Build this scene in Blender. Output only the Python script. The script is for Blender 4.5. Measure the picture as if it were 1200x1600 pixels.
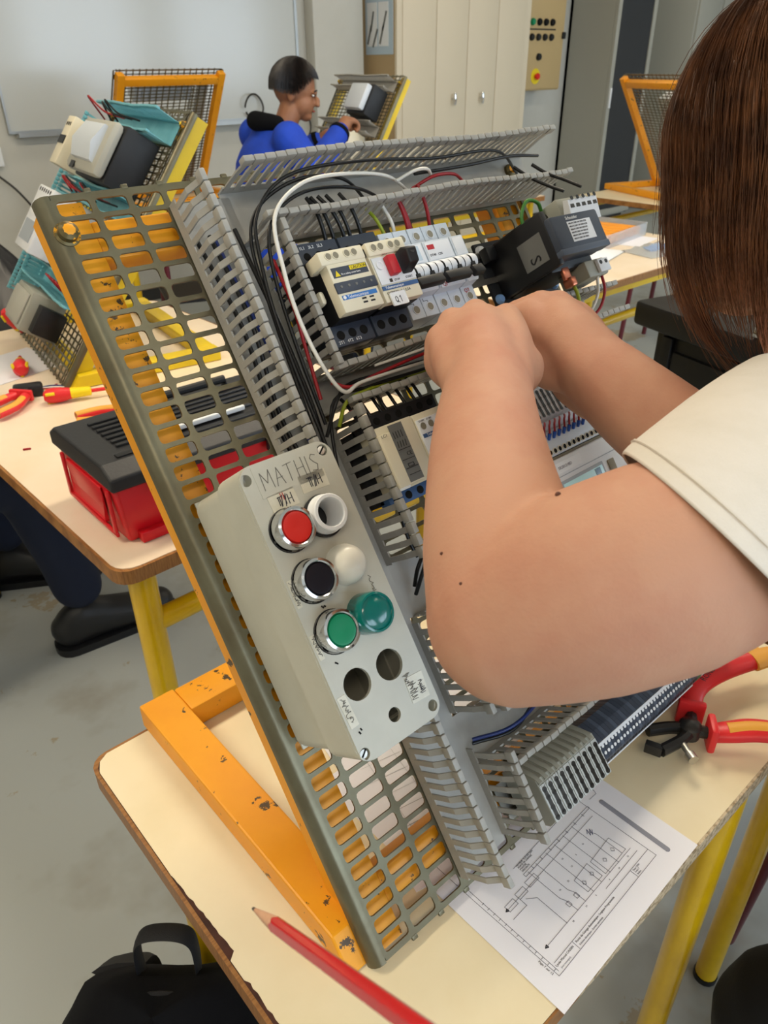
import bpy, bmesh, math, random
from mathutils import Matrix, Vector, Euler
random.seed(7)
for o in list(bpy.data.objects): bpy.data.objects.remove(o)
SC = bpy.context.scene
COL = SC.collection
R = math.radians
T = Matrix.Translation
def RX(a): return Matrix.Rotation(R(a), 4, 'X')
def RY(a): return Matrix.Rotation(R(a), 4, 'Y')
def RZ(a): return Matrix.Rotation(R(a), 4, 'Z')

# ---------------------------------------------------------------- camera
def set_camera():
    cd = bpy.data.cameras.new('camera'); cam = bpy.data.objects.new('camera', cd); COL.objects.link(cam)
    pitch, yaw, roll = R(30.9), R(48.72), R(-0.6)
    h = Vector((math.cos(yaw), math.sin(yaw), 0)); r = Vector((math.sin(yaw), -math.cos(yaw), 0)); up = Vector((0, 0, 1))
    fw = h*math.cos(pitch) - up*math.sin(pitch); cu = h*math.sin(pitch) + up*math.cos(pitch)
    rr = r*math.cos(roll) + cu*math.sin(roll); uu = -r*math.sin(roll) + cu*math.cos(roll)
    m = Matrix(((rr.x, uu.x, -fw.x, -0.202), (rr.y, uu.y, -fw.y, -0.241), (rr.z, uu.z, -fw.z, 1.368), (0, 0, 0, 1)))
    cam.matrix_world = m
    cd.sensor_fit = 'VERTICAL'; cd.sensor_height = 36; cd.sensor_width = 27; cd.lens = 36*1172/1600
    cd.clip_start = 0.02; cd.clip_end = 60
    cd.dof.use_dof = True; cd.dof.focus_distance = 0.62; cd.dof.aperture_fstop = 17
    SC.camera = cam
set_camera()
# ---------------------------------------------------------------- world and light
SC.view_settings.view_transform = 'Standard'; SC.view_settings.look = 'None'
SC.view_settings.gamma = 1; SC.view_settings.exposure = 0.33; SC.view_settings.use_curve_mapping = False
W = bpy.data.worlds.new('sky'); SC.world = W; W.use_nodes = True
bg = W.node_tree.nodes['Background']; bg.inputs[0].default_value = (0.70, 0.84, 1.0, 1); bg.inputs[1].default_value = 5.0
WINDOWS = [(-0.9, 1.0), (1.6, 3.5), (4.1, 6.0), (6.5, 8.2)]       # openings in the wall behind the camera (x range), z 0.95..2.65
def area(name, loc, rot, sx, sy, power, col, portal=False):
    l = bpy.data.lights.new(name, 'AREA'); l.shape = 'RECTANGLE'; l.size = sx; l.size_y = sy; l.energy = power; l.color = col
    if portal: l.cycles.is_portal = True
    o = bpy.data.objects.new(name, l); COL.objects.link(o); o.location = loc; o.rotation_euler = [R(a) for a in rot]; return o
for x0, x1 in WINDOWS:
    area('daylight_portal', ((x0+x1)/2, -2.98, 1.8), (90, 0, 0), x1-x0, 1.7, 1, (1, 1, 1), True)
LAMPS = [(-1.2, 1.2), (1.4, 1.2), (4.0, 1.2), (-1.2, 3.4), (1.4, 3.4), (4.0, 3.4), (6.6, 1.2), (6.6, 3.4), (1.4, -1.2), (4.0, -1.2), (-1.2, -1.2)]  # last entry is added, out of view, to brighten the left foreground
LAMP_W = {(-1.2, 1.2): 30, (1.4, 1.2): 30, (4.0, 1.2): 14, (6.6, 1.2): 9, (1.4, -1.2): 8, (4.0, -1.2): 5, (-1.2, -1.2): 14}
for x, y in LAMPS:
    area('tube_light', (x, y, 2.86), (0, 0, 0), 1.4, 0.35, LAMP_W.get((x, y), 5), (1.0, 0.86, 0.66))

# ---------------------------------------------------------------- materials
def lin(c):
    if isinstance(c, str):
        c = c.lstrip('#'); c = [int(c[i:i+2], 16)/255 for i in (0, 2, 4)]
    return tuple((x/12.92 if x <= .04045 else ((x+.055)/1.055)**2.4) for x in c[:3]) + (1,)
MATS = {}
def mat(name, col, rough=.5, metal=0, col2=None, vs=8, lo=.4, hi=.65, bump=0, bs=60, chips=None, spec=.5, coat=0, sss=0, trans=0, stretch=None, alpha=1, ior=1.45, emit=0, chipscale=30):
    if name in MATS: return MATS[name]
    m = bpy.data.materials.new(name); m.use_nodes = True; nt = m.node_tree; N = nt.nodes; L = nt.links
    p = N['Principled BSDF']
    p.inputs['Base Color'].default_value = lin(col); p.inputs['Roughness'].default_value = rough; p.inputs['Metallic'].default_value = metal
    p.inputs['Specular IOR Level'].default_value = spec; p.inputs['IOR'].default_value = ior
    if coat: p.inputs['Coat Weight'].default_value = coat; p.inputs['Coat Roughness'].default_value = .15
    if sss:
        p.inputs['Subsurface Weight'].default_value = sss; p.inputs['Subsurface Radius'].default_value = (1, .35, .2); p.inputs['Subsurface Scale'].default_value = .006
    if trans: p.inputs['Transmission Weight'].default_value = trans
    if alpha < 1: p.inputs['Alpha'].default_value = alpha
    if emit: p.inputs['Emission Color'].default_value = lin(col); p.inputs['Emission Strength'].default_value = emit
    tc = N.new('ShaderNodeTexCoord'); vec = tc.outputs['Object']
    if stretch:
        mp = N.new('ShaderNodeMapping'); mp.inputs['Scale'].default_value = stretch; L.new(vec, mp.inputs['Vector']); vec = mp.outputs['Vector']
    def noise(scale, detail=5, rgh=.6):
        n = N.new('ShaderNodeTexNoise'); n.inputs['Scale'].default_value = scale; n.inputs['Detail'].default_value = detail; n.inputs['Roughness'].default_value = rgh
        L.new(vec, n.inputs['Vector']); return n
    def mixc(a, b, fac):
        x = N.new('ShaderNodeMix'); x.data_type = 'RGBA'
        for s, v in ((6, a), (7, b)):
            if hasattr(v, 'is_linked'): L.new(v, x.inputs[s])
            else: x.inputs[s].default_value = v
        L.new(fac, x.inputs[0]); return x.outputs[2]
    cur = lin(col)
    if col2:
        n = noise(vs); rp = N.new('ShaderNodeMapRange'); rp.inputs['From Min'].default_value = lo; rp.inputs['From Max'].default_value = hi
        L.new(n.outputs['Fac'], rp.inputs['Value']); cur = mixc(cur, lin(col2), rp.outputs['Result'])
    if chips:
        n = noise(chipscale, 8, .65); rp = N.new('ShaderNodeMapRange'); rp.inputs['From Min'].default_value = chips[1]; rp.inputs['From Max'].default_value = chips[1]+.012
        L.new(n.outputs['Fac'], rp.inputs['Value']); cur = mixc(cur, lin(chips[0]), rp.outputs['Result'])
    if hasattr(cur, 'is_linked'): L.new(cur, p.inputs['Base Color'])
    if bump:
        n = noise(bs, 4); b = N.new('ShaderNodeBump'); b.inputs['Strength'].default_value = bump; b.inputs['Distance'].default_value = .002
        L.new(n.outputs['Fac'], b.inputs['Height']); L.new(b.outputs['Normal'], p.inputs['Normal'])
    MATS[name] = m; return m
M_ = lambda n: MATS[n]
mat('laminate', '#eadcba', .33, col2='#e2d2ab', vs=5, bump=.03, bs=300)
mat('laminate_pink', '#eddcc4', .35, col2='#e6d2b4', vs=4)
mat('oak', '#9b6b38', .45, col2='#7a4e26', vs=30, stretch=(1, 12, 1), bump=.1, bs=120)
mat('oak_x', '#a3713d', .45, col2='#7d5128', vs=30, stretch=(12, 1, 1), bump=.1, bs=120)
mat('chipboard', '#c9b596', .7, col2='#8f7a5c', vs=160, lo=.45, hi=.6, bump=.2, bs=200)
mat('substrate', '#4a2a1e', .85, col2='#351c14', vs=60, bump=.3, bs=150)
mat('yellow_tube', '#e8bd12', .3, col2='#dcb00e', vs=12, coat=.3, chips=('#5b5230', .80))
mat('maroon_tube', '#5e1c26', .35, coat=.2)
mat('orange_paint', '#eda016', .42, col2='#e5950f', vs=7, chips=('#4d3a22', .632), chipscale=50, bump=.08, bs=90)
mat('yellow_paint', '#dfc015', .4, col2='#d3b212', vs=9, chips=('#6a5a20', .72))
mat('grid_steel', '#67604b', .38, .6, col2='#74715c', vs=14, bump=.08, bs=120)
mat('duct_grey', '#a3a19a', .42, col2='#989690', vs=20)
mat('duct_teal', '#74b6c2', .42, col2='#63a6b4', vs=20)
mat('box_grey', '#c2c0b2', .4, col2='#b7b5a7', vs=10, bump=.03, bs=350)
mat('chrome', '#d8d8d8', .12, 1)
mat('steel', '#b5b2aa', .32, .9)
mat('dark_steel', '#44423f', .4, .7)
mat('btn_red', '#d8241c', .35); mat('btn_black', '#15161f', .35); mat('btn_green', '#05875a', .35)
mat('btn_lens', '#04706a', .15, coat=.6); mat('btn_white', '#e6e3d6', .28)
mat('tape', '#d6d2c0', .3, col2='#c8c3ae', vs=60); mat('ink', '#2c2b33', .6); mat('ink_red', '#b0271f', .6); mat('pencil_mark', '#6d6a62', .7)
mat('blk', '#17181b', .45); mat('blk_soft', '#1f2226', .55, col2='#181a1e', vs=15); mat('slate', '#3a4250', .45); mat('slate_light', '#4c5666', .45)
mat('void', '#060606', .9)
mat('cream', '#e0d8bf', .42); mat('cream_hole', '#8d8672', .6); mat('white_plastic', '#dfe2e6', .35); mat('mcb_grey', '#ccd4dc', .35)
mat('mcb_shade', '#9ea6ae', .45); mat('blue_label', '#2f74bd', .4); mat('blue_terminal', '#3d5f8f', .45); mat('red_plastic', '#b3202c', .38)
mat('yellow_label', '#e8cf1e', .5); mat('grey_label', '#6c6e6c', .55); mat('term_grey', '#9c9d92', .5); mat('term_face', '#b9bdbb', .45)
mat('wire_black', '#0d0e10', .4); mat('wire_white', '#dcdad2', .4); mat('wire_red', '#98141d', .4); mat('wire_green', '#3c7a2c', .4); mat('wire_yg', '#93a024', .4); mat('wire_blue', '#1c2c63', .4)
mat('copper', '#c4765a', .3, .8); mat('ferrule_blue', '#2a59b0', .4)
mat('paper', '#e9e8ee', .6); mat('print', '#63636f', .8); mat('print_grey', '#8c8d98', .7)
mat('pencil_red', '#c5101c', .22, coat=.6); mat('pencil_wood', '#d6a98a', .6, col2='#c6926f', vs=80); mat('graphite', '#2c2b2b', .5)
mat('tool_red', '#dc2b2f', .38); mat('tool_orange', '#e8a63e', .5, bump=.15, bs=500); mat('tool_yellow', '#f0d418', .4); mat('tool_steel', '#3b3a39', .38, .6)
mat('toolbox_red', '#cc1420', .34); mat('toolbox_black', '#232427', .45, bump=.1, bs=200)
mat('navy', '#141d33', .85, bump=.25, bs=400); mat('shoe', '#1d1d1e', .4, bump=.1, bs=300); mat('trouser_black', '#0c0c0e', .8, bump=.2, bs=400)
mat('fabric_black', '#090a0e', .9, bump=.3, bs=700, spec=.2); mat('webbing', '#111216', .7, bump=.4, bs=900)
mat('skin', '#c4947a', .6, col2='#b98069', vs=14, lo=.42, hi=.75, bump=.10, bs=420, sss=.08, spec=.22)
mat('skin_dark', '#9a6a4c', .5, col2='#8c5c40', vs=16, sss=.1); mat('lip', '#8a4a42', .5); mat('mole', '#5c3526', .6)
mat('shirt', '#d6cec2', .9, col2='#d2cabd', vs=40, bump=.25, bs=900)
mat('blue_jacket', '#1746c4', .75, col2='#1239a6', vs=6, bump=.15, bs=300)
mat('hair_brown', '#4e3222', .46, col2='#734a2e', vs=40, spec=.4); mat('hair_black', '#141111', .4, col2='#221a17', vs=60)
mat('wall_paint', '#cbc9c0', .8, col2='#c4c2b8', vs=2, bump=.05, bs=80); mat('ceiling_paint', '#d2d0c8', .9)
mat('whiteboard', '#c9cbc7', .16, coat=.3); mat('alu', '#b8bab8', .35, .8)
mat('floor_paint', '#aeb3b0', .45, col2='#8f8a7c', vs=2.2, lo=.52, hi=.72, chips=('#a39a86', .60), chipscale=3.2, bump=.06, bs=60)
mat('cupboard', '#dccfb6', .5); mat('cupboard_edge', '#c9b894', .5); mat('tan', '#b49a72', .55); mat('enclosure_tan', '#c2a878', .5)
mat('rack_grey', '#a8a79c', .5); mat('rack_dark', '#262a31', .3, coat=.3); mat('poster_blue', '#b9cbd8', .6); mat('pure_white', '#e9ebec', .5)
mat('plastic_clear', '#e6ecf2', .25, trans=.75, ior=1.12); mat('orange_plastic', '#f09a1c', .4); mat('pale_blue', '#7fa9e0', .4); mat('pink', '#e8405c', .5)
mat('bag_black', '#0e0f13', .38, bump=.25, bs=30)
mat('bolt_worn', '#5f5433', .4, .5, chips=('#d99a20', .56), chipscale=120); mat('case_black', '#0b0b0c', .42); mat('screen_glass', '#1d4a57', .06, coat=1); mat('screen_aqua_glare', '#bfeff5', .1, coat=1)
mat('glass', '#ffffff', .0, trans=1, ior=1.05)

# ---------------------------------------------------------------- mesh helpers
class MB:
    def __init__(s): s.bm = bmesh.new()
    def _xf(s, vs, M):
        if M is not None:
            for v in vs: v.co = M @ v.co
    def box(s, x0, x1, y0, y1, z0, z1, M=None, bev=0, seg=2):
        m = T(((x0+x1)/2, (y0+y1)/2, (z0+z1)/2)) @ Matrix.Diagonal((abs(x1-x0), abs(y1-y0), abs(z1-z0), 1))
        if M is not None: m = M @ m
        r = bmesh.ops.create_cube(s.bm, size=1, matrix=m)
        if bev:
            vs = set(r['verts']); es = [e for e in s.bm.edges if e.verts[0] in vs and e.verts[1] in vs]
            bmesh.ops.bevel(s.bm, geom=es, offset=bev, segments=seg, profile=.5, affect='EDGES')
        return s
    def tube(s, pts, rad, n=10, caps=True, flat=None):
        pts = [Vector(p) for p in pts]; k = len(pts)
        rads = [rad]*k if isinstance(rad, (tuple, float, int)) else list(rad)
        while len(rads) < k: rads.append(rads[-1])
        tan = []
        for i in range(k):
            t = (pts[min(i+1, k-1)] - pts[max(i-1, 0)]); tan.append(t.normalized() if t.length > 1e-9 else Vector((0, 0, 1)))
        ref = Vector((0, 0, 1)) if abs(tan[0].z) < .9 else Vector((1, 0, 0))
        a = (ref - tan[0]*ref.dot(tan[0])).normalized(); rings = []
        for i in range(k):
            a = (a - tan[i]*a.dot(tan[i])).normalized(); b = tan[i].cross(a); r = rads[i]
            ra, rb = (r if hasattr(r, '__len__') else (r, r))
            rings.append([s.bm.verts.new(pts[i] + a*math.cos(2*math.pi*j/n)*ra + b*math.sin(2*math.pi*j/n)*rb) for j in range(n)])
        for i in range(k-1):
            for j in range(n):
                s.bm.faces.new((rings[i][j], rings[i][(j+1) % n], rings[i+1][(j+1) % n], rings[i+1][j]))
        if caps: s.bm.faces.new(rings[0][::-1]); s.bm.faces.new(rings[-1])
        return s
    def cyl(s, p0, p1, r0, r1=None, n=20): return s.tube([p0, p1], [r0, r0 if r1 is None else r1], n)
    def lathe(s, prof, n=28, M=None):
        rings = []
        for r, z in prof:
            if r < 1e-6: rings.append([s.bm.verts.new((0, 0, z))])
            else: rings.append([s.bm.verts.new((r*math.cos(2*math.pi*j/n), r*math.sin(2*math.pi*j/n), z)) for j in range(n)])
        for A, B in zip(rings, rings[1:]):
            for j in range(n):
                if len(A) == 1 and len(B) == 1: continue
                if len(A) == 1: s.bm.faces.new((A[0], B[(j+1) % n], B[j]))
                elif len(B) == 1: s.bm.faces.new((A[j], A[(j+1) % n], B[0]))
                else: s.bm.faces.new((A[j], A[(j+1) % n], B[(j+1) % n], B[j]))
        s._xf([v for r in rings for v in r], M); return s
    def prism(s, poly, z0, z1, M=None):
        a = [s.bm.verts.new((x, y, z0)) for x, y in poly]; b = [s.bm.verts.new((x, y, z1)) for x, y in poly]; n = len(poly)
        s.bm.faces.new(a[::-1]); s.bm.faces.new(b)
        for j in range(n): s.bm.faces.new((a[j], a[(j+1) % n], b[(j+1) % n], b[j]))
        s._xf(a+b, M); return s
    def ball(s, c, r, seg=14, M=None):
        r3 = r if hasattr(r, '__len__') else (r, r, r)
        m = T(c) @ (M if M is not None else Matrix()) @ Matrix.Diagonal((*r3, 1))
        bmesh.ops.create_uvsphere(s.bm, u_segments=seg, v_segments=max(6, seg//2+2), radius=1, matrix=m); return s
    def grid(s, rows, close=False):
        vs = [[s.bm.verts.new(p) for p in r] for r in rows]
        for i in range(len(vs)-1):
            n = len(vs[i])
            for j in range(n if close else n-1):
                s.bm.faces.new((vs[i][j], vs[i][(j+1) % n], vs[i+1][(j+1) % n], vs[i+1][j]))
        return s
    def mesh(s, name, smooth=35):
        me = bpy.data.meshes.new(name)
        bmesh.ops.recalc_face_normals(s.bm, faces=s.bm.faces[:])
        s.bm.to_mesh(me); s.bm.free()
        if smooth:
            me.shade_smooth()
            me.set_sharp_from_angle(angle=R(smooth))
        return me
    def build(s, name, m, parent=None, M=None, smooth=35):
        return link(name, s.mesh(name, smooth), m, parent, M)
def link(name, me, m, parent=None, M=None):
    o = bpy.data.objects.new(name, me); COL.objects.link(o)
    if m and not me.materials: me.materials.append(MATS[m] if isinstance(m, str) else m)
    if parent: o.parent = parent
    if M is not None: o.matrix_local = M
    return o
def tag(o, label, cat, group=None, kind=None):
    if label: o['label'] = label
    if cat: o['category'] = cat
    if group: o['group'] = group
    if kind: o['kind'] = kind
    return o
def thing(name, label, cat, M=None, group=None):
    o = bpy.data.objects.new(name, None); COL.objects.link(o); o.empty_display_size = .02
    if M is not None: o.matrix_world = M
    return tag(o, label, cat, group)
def struct(o):
    o['kind'] = 'structure'; return o
def dup_tree(o, parent=None, M=None):
    c = o.copy(); COL.objects.link(c); c.parent = parent
    if M is not None: c.matrix_local = M
    for ch in list(o.children): dup_tree(ch, c)
    return c
def circ(cx, cy, r, n=24, a0=0): return [(cx+r*math.cos(a0+2*math.pi*j/n), cy+r*math.sin(a0+2*math.pi*j/n)) for j in range(n)]
def rrect(x0, x1, y0, y1, r, k=4):
    out = []
    for cx, cy, a in ((x1-r, y1-r, 0), (x0+r, y1-r, 90), (x0+r, y0+r, 180), (x1-r, y0+r, 270)):
        for j in range(k+1): t = R(a+90*j/k); out.append((cx+r*math.cos(t), cy+r*math.sin(t)))
    return out
def holed(name, outer, holes, z0, z1, m, parent=None, M=None):
    cu = bpy.data.curves.new(name, 'CURVE'); cu.dimensions = '2D'; cu.fill_mode = 'BOTH'; cu.extrude = abs(z1-z0)/2
    for pl in [outer]+holes:
        sp = cu.splines.new('POLY'); sp.points.add(len(pl)-1); sp.use_cyclic_u = True
        for q, (x, y) in zip(sp.points, pl): q.co = (x, y, 0, 1)
    ob = bpy.data.objects.new(name, cu); me = bpy.data.meshes.new_from_object(ob)
    bpy.data.objects.remove(ob); bpy.data.curves.remove(cu)
    me.materials.clear(); me.transform(T((0, 0, (z0+z1)/2))); me.name = name
    return link(name, me, m, parent, M)
def text(body, size, m, parent, M, name='printed_text', ext=.0001, align='LEFT', sx=1):
    cu = bpy.data.curves.new(name, 'FONT'); cu.body = body; cu.size = size; cu.extrude = ext; cu.align_x = align; cu.resolution_u = 2
    ob = bpy.data.objects.new(name, cu); me = bpy.data.meshes.new_from_object(ob)
    bpy.data.objects.remove(ob); bpy.data.curves.remove(cu); me.materials.clear()
    if sx != 1: me.transform(Matrix.Diagonal((sx, 1, 1, 1)))
    return link(name, me, m, parent, M)
def strokes(name, polys, w, m, parent, M=None, z=.0002):
    b = MB()
    for pl in polys:
        for (x0, y0), (x1, y1) in zip(pl, pl[1:]):
            d = Vector((x1-x0, y1-y0)); l = d.length
            if l < 1e-7: continue
            d /= l; n = Vector((-d.y, d.x))*w/2; e = d*w*.3
            b.prism([(x0-e.x+n.x, y0-e.y+n.y), (x0-e.x-n.x, y0-e.y-n.y), (x1+e.x-n.x, y1+e.y-n.y), (x1+e.x+n.x, y1+e.y+n.y)], 0, z)
    return b.build(name, m, parent, M, smooth=0)
def bez(pts, n=8):                       # smooth curve through points (Catmull-Rom)
    P = [Vector(p) for p in pts]; P = [P[0]*2-P[1]] + P + [P[-1]*2-P[-2]]; out = []
    for i in range(1, len(P)-2):
        for j in range(n):
            t = j/n; a, b, c, d = P[i-1:i+3]
            out.append(.5*((2*b)+(c-a)*t+(2*a-5*b+4*c-d)*t*t+(3*b-a-3*c+d)*t*t*t))
    return out+[P[-2]]
def wire(pts, r, m, label=None, parent=None, name='wire', n=6, group=None):
    b = MB(); b.tube(bez(pts, 7), r, n)
    o = b.build(name, m, parent, smooth=80)
    if label: tag(o, label, 'wire', group)
    return o
# ---------------------------------------------------------------- the room
BY = 4.65                                 # back wall plane
X0, X1, FY, CZ = -3.0, 8.9, -3.0, 2.95
def wallbox(name, *a): 
    b = MB(); b.box(*a); return struct(b.build(name, 'wall_paint', smooth=0))
b = MB(); b.box(X0, X1, FY, BY, -.1, 0); struct(b.build('floor', 'floor_paint', smooth=0))
b = MB(); b.box(X0, X1, FY, BY, CZ, CZ+.1); struct(b.build('ceiling', 'ceiling_paint', smooth=0))
wallbox('wall_back', X0, X1, BY, BY+.15, 0, CZ)
wallbox('wall_left', X0-.15, X0, FY-.15, BY+.15, 0, CZ)
wallbox('wall_right', X1, X1+.15, FY-.15, BY+.15, 0, CZ)
b = MB(); xs = [X0]+[x for w in WINDOWS for x in w]+[X1]
for i in range(0, len(xs), 2): b.box(xs[i], xs[i+1], FY-.15, FY, 0, CZ)
for x0, x1 in WINDOWS: b.box(x0, x1, FY-.15, FY, 0, .95); b.box(x0, x1, FY-.15, FY, 2.65, CZ)
struct(b.build('wall_front', 'wall_paint', smooth=0))
for i, (x0, x1) in enumerate(WINDOWS):
    b = MB(); xm = (x0+x1)/2
    for a in (x0, xm-.03, x1-.06): b.box(a, a+.06, FY-.1, FY-.04, .95, 2.65)
    for z in (.95, 2.59): b.box(x0, x1, FY-.1, FY-.04, z, z+.06)
    struct(b.build('window_%d' % (i+1), 'pure_white', smooth=0))
for x, y in LAMPS:  # includes a made-up fitting for the added left foreground lamp
    t = thing('ceiling_light', 'white fluorescent ceiling fitting', 'ceiling light', T((x, y, 2.87)), 'fluorescent ceiling fittings')
    MB().box(-.75, .75, -.22, .22, 0, .08, bev=.01).build('housing', 'pure_white', t)
# column beside the whiteboard
b = MB(); b.box(3.42, 3.86, BY-.10, BY, 0, CZ, bev=.012); struct(b.build('trim_1', 'wall_paint'))
# whiteboard
t = thing('whiteboard', 'large white wall board with an aluminium tray on the back wall', 'whiteboard', T((1.34, BY, 1.06)))
MB().box(0, 1.98, -.02, -.001, 0, 1.35).build('board_surface', 'whiteboard', t, smooth=0)
b = MB(); b.box(-.012, 0, -.028, 0, -.012, 1.36); b.box(1.98, 2.0, -.028, 0, -.012, 1.36); b.box(0, 1.98, -.028, 0, -.014, 0); b.build('frame', 'alu', t)
b = MB(); b.box(.02, 1.96, -.085, -.02, -.03, -.018); b.box(.02, 1.96, -.085, -.08, -.018, -.008); b.build('pen_tray', 'alu', t)
# socket trunking left of the whiteboard
t = thing('wall_socket', 'white twin socket and riser trunking left of the whiteboard', 'socket', T((1.14, BY, .86)))
MB().box(-.05, .12, -.045, 0, .03, .13, bev=.006).build('socket_plate', 'pure_white', t)
MB().box(-.05, .05, -.03, 0, .13, 1.9).build('riser', 'pure_white', t)
for sx in (.0, .06):
    b = MB()
    for dx, dz in ((-.012, 0), (.012, 0), (0, .022)): b.cyl((sx+dx+.005, -.046, .075+dz), (sx+dx+.005, -.044, .075+dz), .005, n=8)
    b.build('socket_holes', 'blk', t)
wire([(1.2, BY-.03, .86), (1.3, BY-.05, .75), (1.38, BY-.06, .6), (1.4, BY-.07, .4)], .006, 'dark_steel', 'grey cable hanging from the wall socket', name='cable')
# cupboard
cx, cy, cw, cd = 3.93, 4.28, 1.43, .365
t = thing('cupboard', 'tall cream folding-door cupboard with two chrome handles', 'cupboard', T((cx, cy, 0)))
b = MB(); b.box(0, cw, .02, cd, 0, 2.5); b.build('carcass', 'tan', t, smooth=0)
b = MB(); b.box(0, .05, 0, .02, 0, 2.5); b.box(cw-.05, cw, 0, .02, 0, 2.5); b.box(0, cw, 0, .02, 2.42, 2.5); b.box(0, cw, 0, .02, 0, .08); b.build('face_frame', 'cupboard', t, smooth=0)
dw = (cw-.1)/4
for i in range(4):
    d = MB().box(.05+i*dw+.003, .05+(i+1)*dw-.003, -.004, .018, .085, 2.415, bev=.003).build('door', 'cupboard', t)
    if i in (1, 2):
        hx = .05+i*dw+dw*(.55 if i == 1 else .48)
        h = MB(); h.tube([(hx, -.005, 1.13), (hx, -.03, 1.13)], .009, 10); h.tube([(hx, -.034, 1.17), (hx, -.036, 1.13), (hx, -.034, 1.09)], [.009, .014, .009], 12); h.build('handle', 'chrome', d)
# poster on the cupboard side
t = thing('poster', 'pale blue safety poster with tool drawings on the cupboard side', 'poster', T((cx, 4.46, 1.42)))
MB().box(-.004, 0, -.145, .145, 0, .62).build('sheet', 'poster_blue', t, smooth=0)
for i, (y, z) in enumerate(((.02, .36), (-.1, .36), (.02, .05), (-.1, .05))):
    MB().box(-.0055, -.004, y, y+.105, z, z+.22 if i < 2 else z+.26).build('picture', 'pure_white', t, smooth=0)
b = MB()
for y, z, a in ((.10, .12, 20), (.07, .2, 15), (.04, .1, 25), (-.03, .12, 20), (-.06, .2, 20)): b.box(-.007, -.0055, -.008, .008, -.06, .06, M=T((0, y, z)) @ RX(a))
for y, z in ((.07, .45), (-.05, .47)): b.ball((-.006, y, z), (.001, .025, .03), 8)
b.build('drawings', 'grey_label', t, smooth=0)
# electrical enclosure
t = thing('control_enclosure', 'tan electrical enclosure with small lamps and a yellow emergency stop on the wall', 'enclosure', T((5.36, 4.40, 1.155)))
MB().box(0, .60, 0, .25, 0, 1.25, bev=.008).build('cabinet', 'enclosure_tan', t)
MB().box(.012, .588, -.012, 0, .012, 1.238, bev=.004).build('door', 'enclosure_tan', t)
for z, c in ((.49, 'void'), (.385, 'blk')):
    for i in range(4):
        x = .16+i*.085
        MB().lathe([(0, .022), (.02, .022), (.026, .012), (.026, 0)], 14, T((x, -.012, z)) @ RX(90)).build('indicator', 'btn_green' if (i == 0 and z > .45) else c, t)
MB().box(.12, .47, -.014, -.011, .435, .445).build('label_strip', 'blk', t, smooth=0)
k = MB().lathe([(0, .02), (.024, .02), (.028, 0)], 16, T((.27, -.012, .245)) @ RX(90)).build('selector_switch', 'blk', t)
e = MB().lathe([(0, .004), (.058, .004), (.058, 0)], 24, T((.25, -.012, .105)) @ RX(90)).build('emergency_stop', 'yellow_label', t)
MB().lathe([(0, .04), (.02, .038), (.026, .028), (.02, .018), (.016, .004)], 18, T((.25, -.012, .105)) @ RX(90)).build('mushroom_button', 'btn_red', e)
MB().lathe([(0, .03), (.02, .03), (.024, 0)], 14, T((.33, -.012, .78)) @ RX(90)).build('red_lamp', 'red_plastic', t)
MB().box(.56, .60, -.03, -.012, .375, .425, bev=.006).build('latch', 'blk', t)
# data rack with an open glazed door
t = thing('network_rack', 'tall grey metal cabinet with a dark glazed door', 'cabinet', T((6.36, 4.18, 0)))
b = MB(); b.box(0, .03, 0, .469, .06, 2.1); b.box(.57, .6, 0, .469, .06, 2.1); b.box(0, .6, .44, .469, .06, 2.1); b.box(0, .6, 0, .46, 2.07, 2.1); b.box(0, .6, 0, .46, .06, .1); b.build('casing', 'rack_grey', t, smooth=0)
MB().box(.02, .58, .03, .44, 0, .06).build('plinth', 'dark_steel', t, smooth=0)
b = MB(); b.box(.03, .57, .08, .43, .1, .55); b.box(.03, .57, .1, .43, .58, 1.0); b.box(.03, .57, .1, .43, 1.05, 1.3); b.build('equipment', 'blk_soft', t, smooth=0)
for z in (.7, 1.02, 1.35): MB().box(.03, .57, .06, .43, z, z+.015).build('shelf', 'dark_steel', t, smooth=0)
d = MB(); 
for a in ((.0, .05), (.55, .6)): d.box(a[0], a[1], -.03, -.002, .08, 2.08)
d.box(.05, .55, -.03, -.002, .08, .13); d.box(.05, .55, -.03, -.002, 2.03, 2.08)
d = d.build('door', 'rack_grey', t, smooth=0)
MB().box(.05, .55, -.02, -.012, .13, 2.03).build('pane', 'rack_dark', d, smooth=0)
MB().box(.012, .035, -.045, -.03, 1.0, 1.16, bev=.004).build('handle', 'pure_white', d)
b = MB(); b.box(.2, .5, -.011, -.006, .84, .9); b.build('sticker', 'red_plastic', d, smooth=0)
t = thing('locker', 'plain grey metal locker at the right behind the data rack', 'locker', T((7.55, 4.1, 0)))
MB().box(0, .9, 0, .54, .05, 2.1, bev=.005).build('body', 'rack_grey', t); MB().box(.02, .44, -.02, 0, .08, 2.07, bev=.004).build('door', 'rack_grey', t); MB().box(.46, .88, -.02, 0, .08, 2.07, bev=.004).build('door', 'rack_grey', t); MB().box(0, .9, .02, .5, 0, .05).build('plinth', 'dark_steel', t)
MB().box(X0, X1, BY-.02, BY, 0, .09).build('baseboard_back', 'dark_steel', smooth=0)['kind'] = 'structure'

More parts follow.
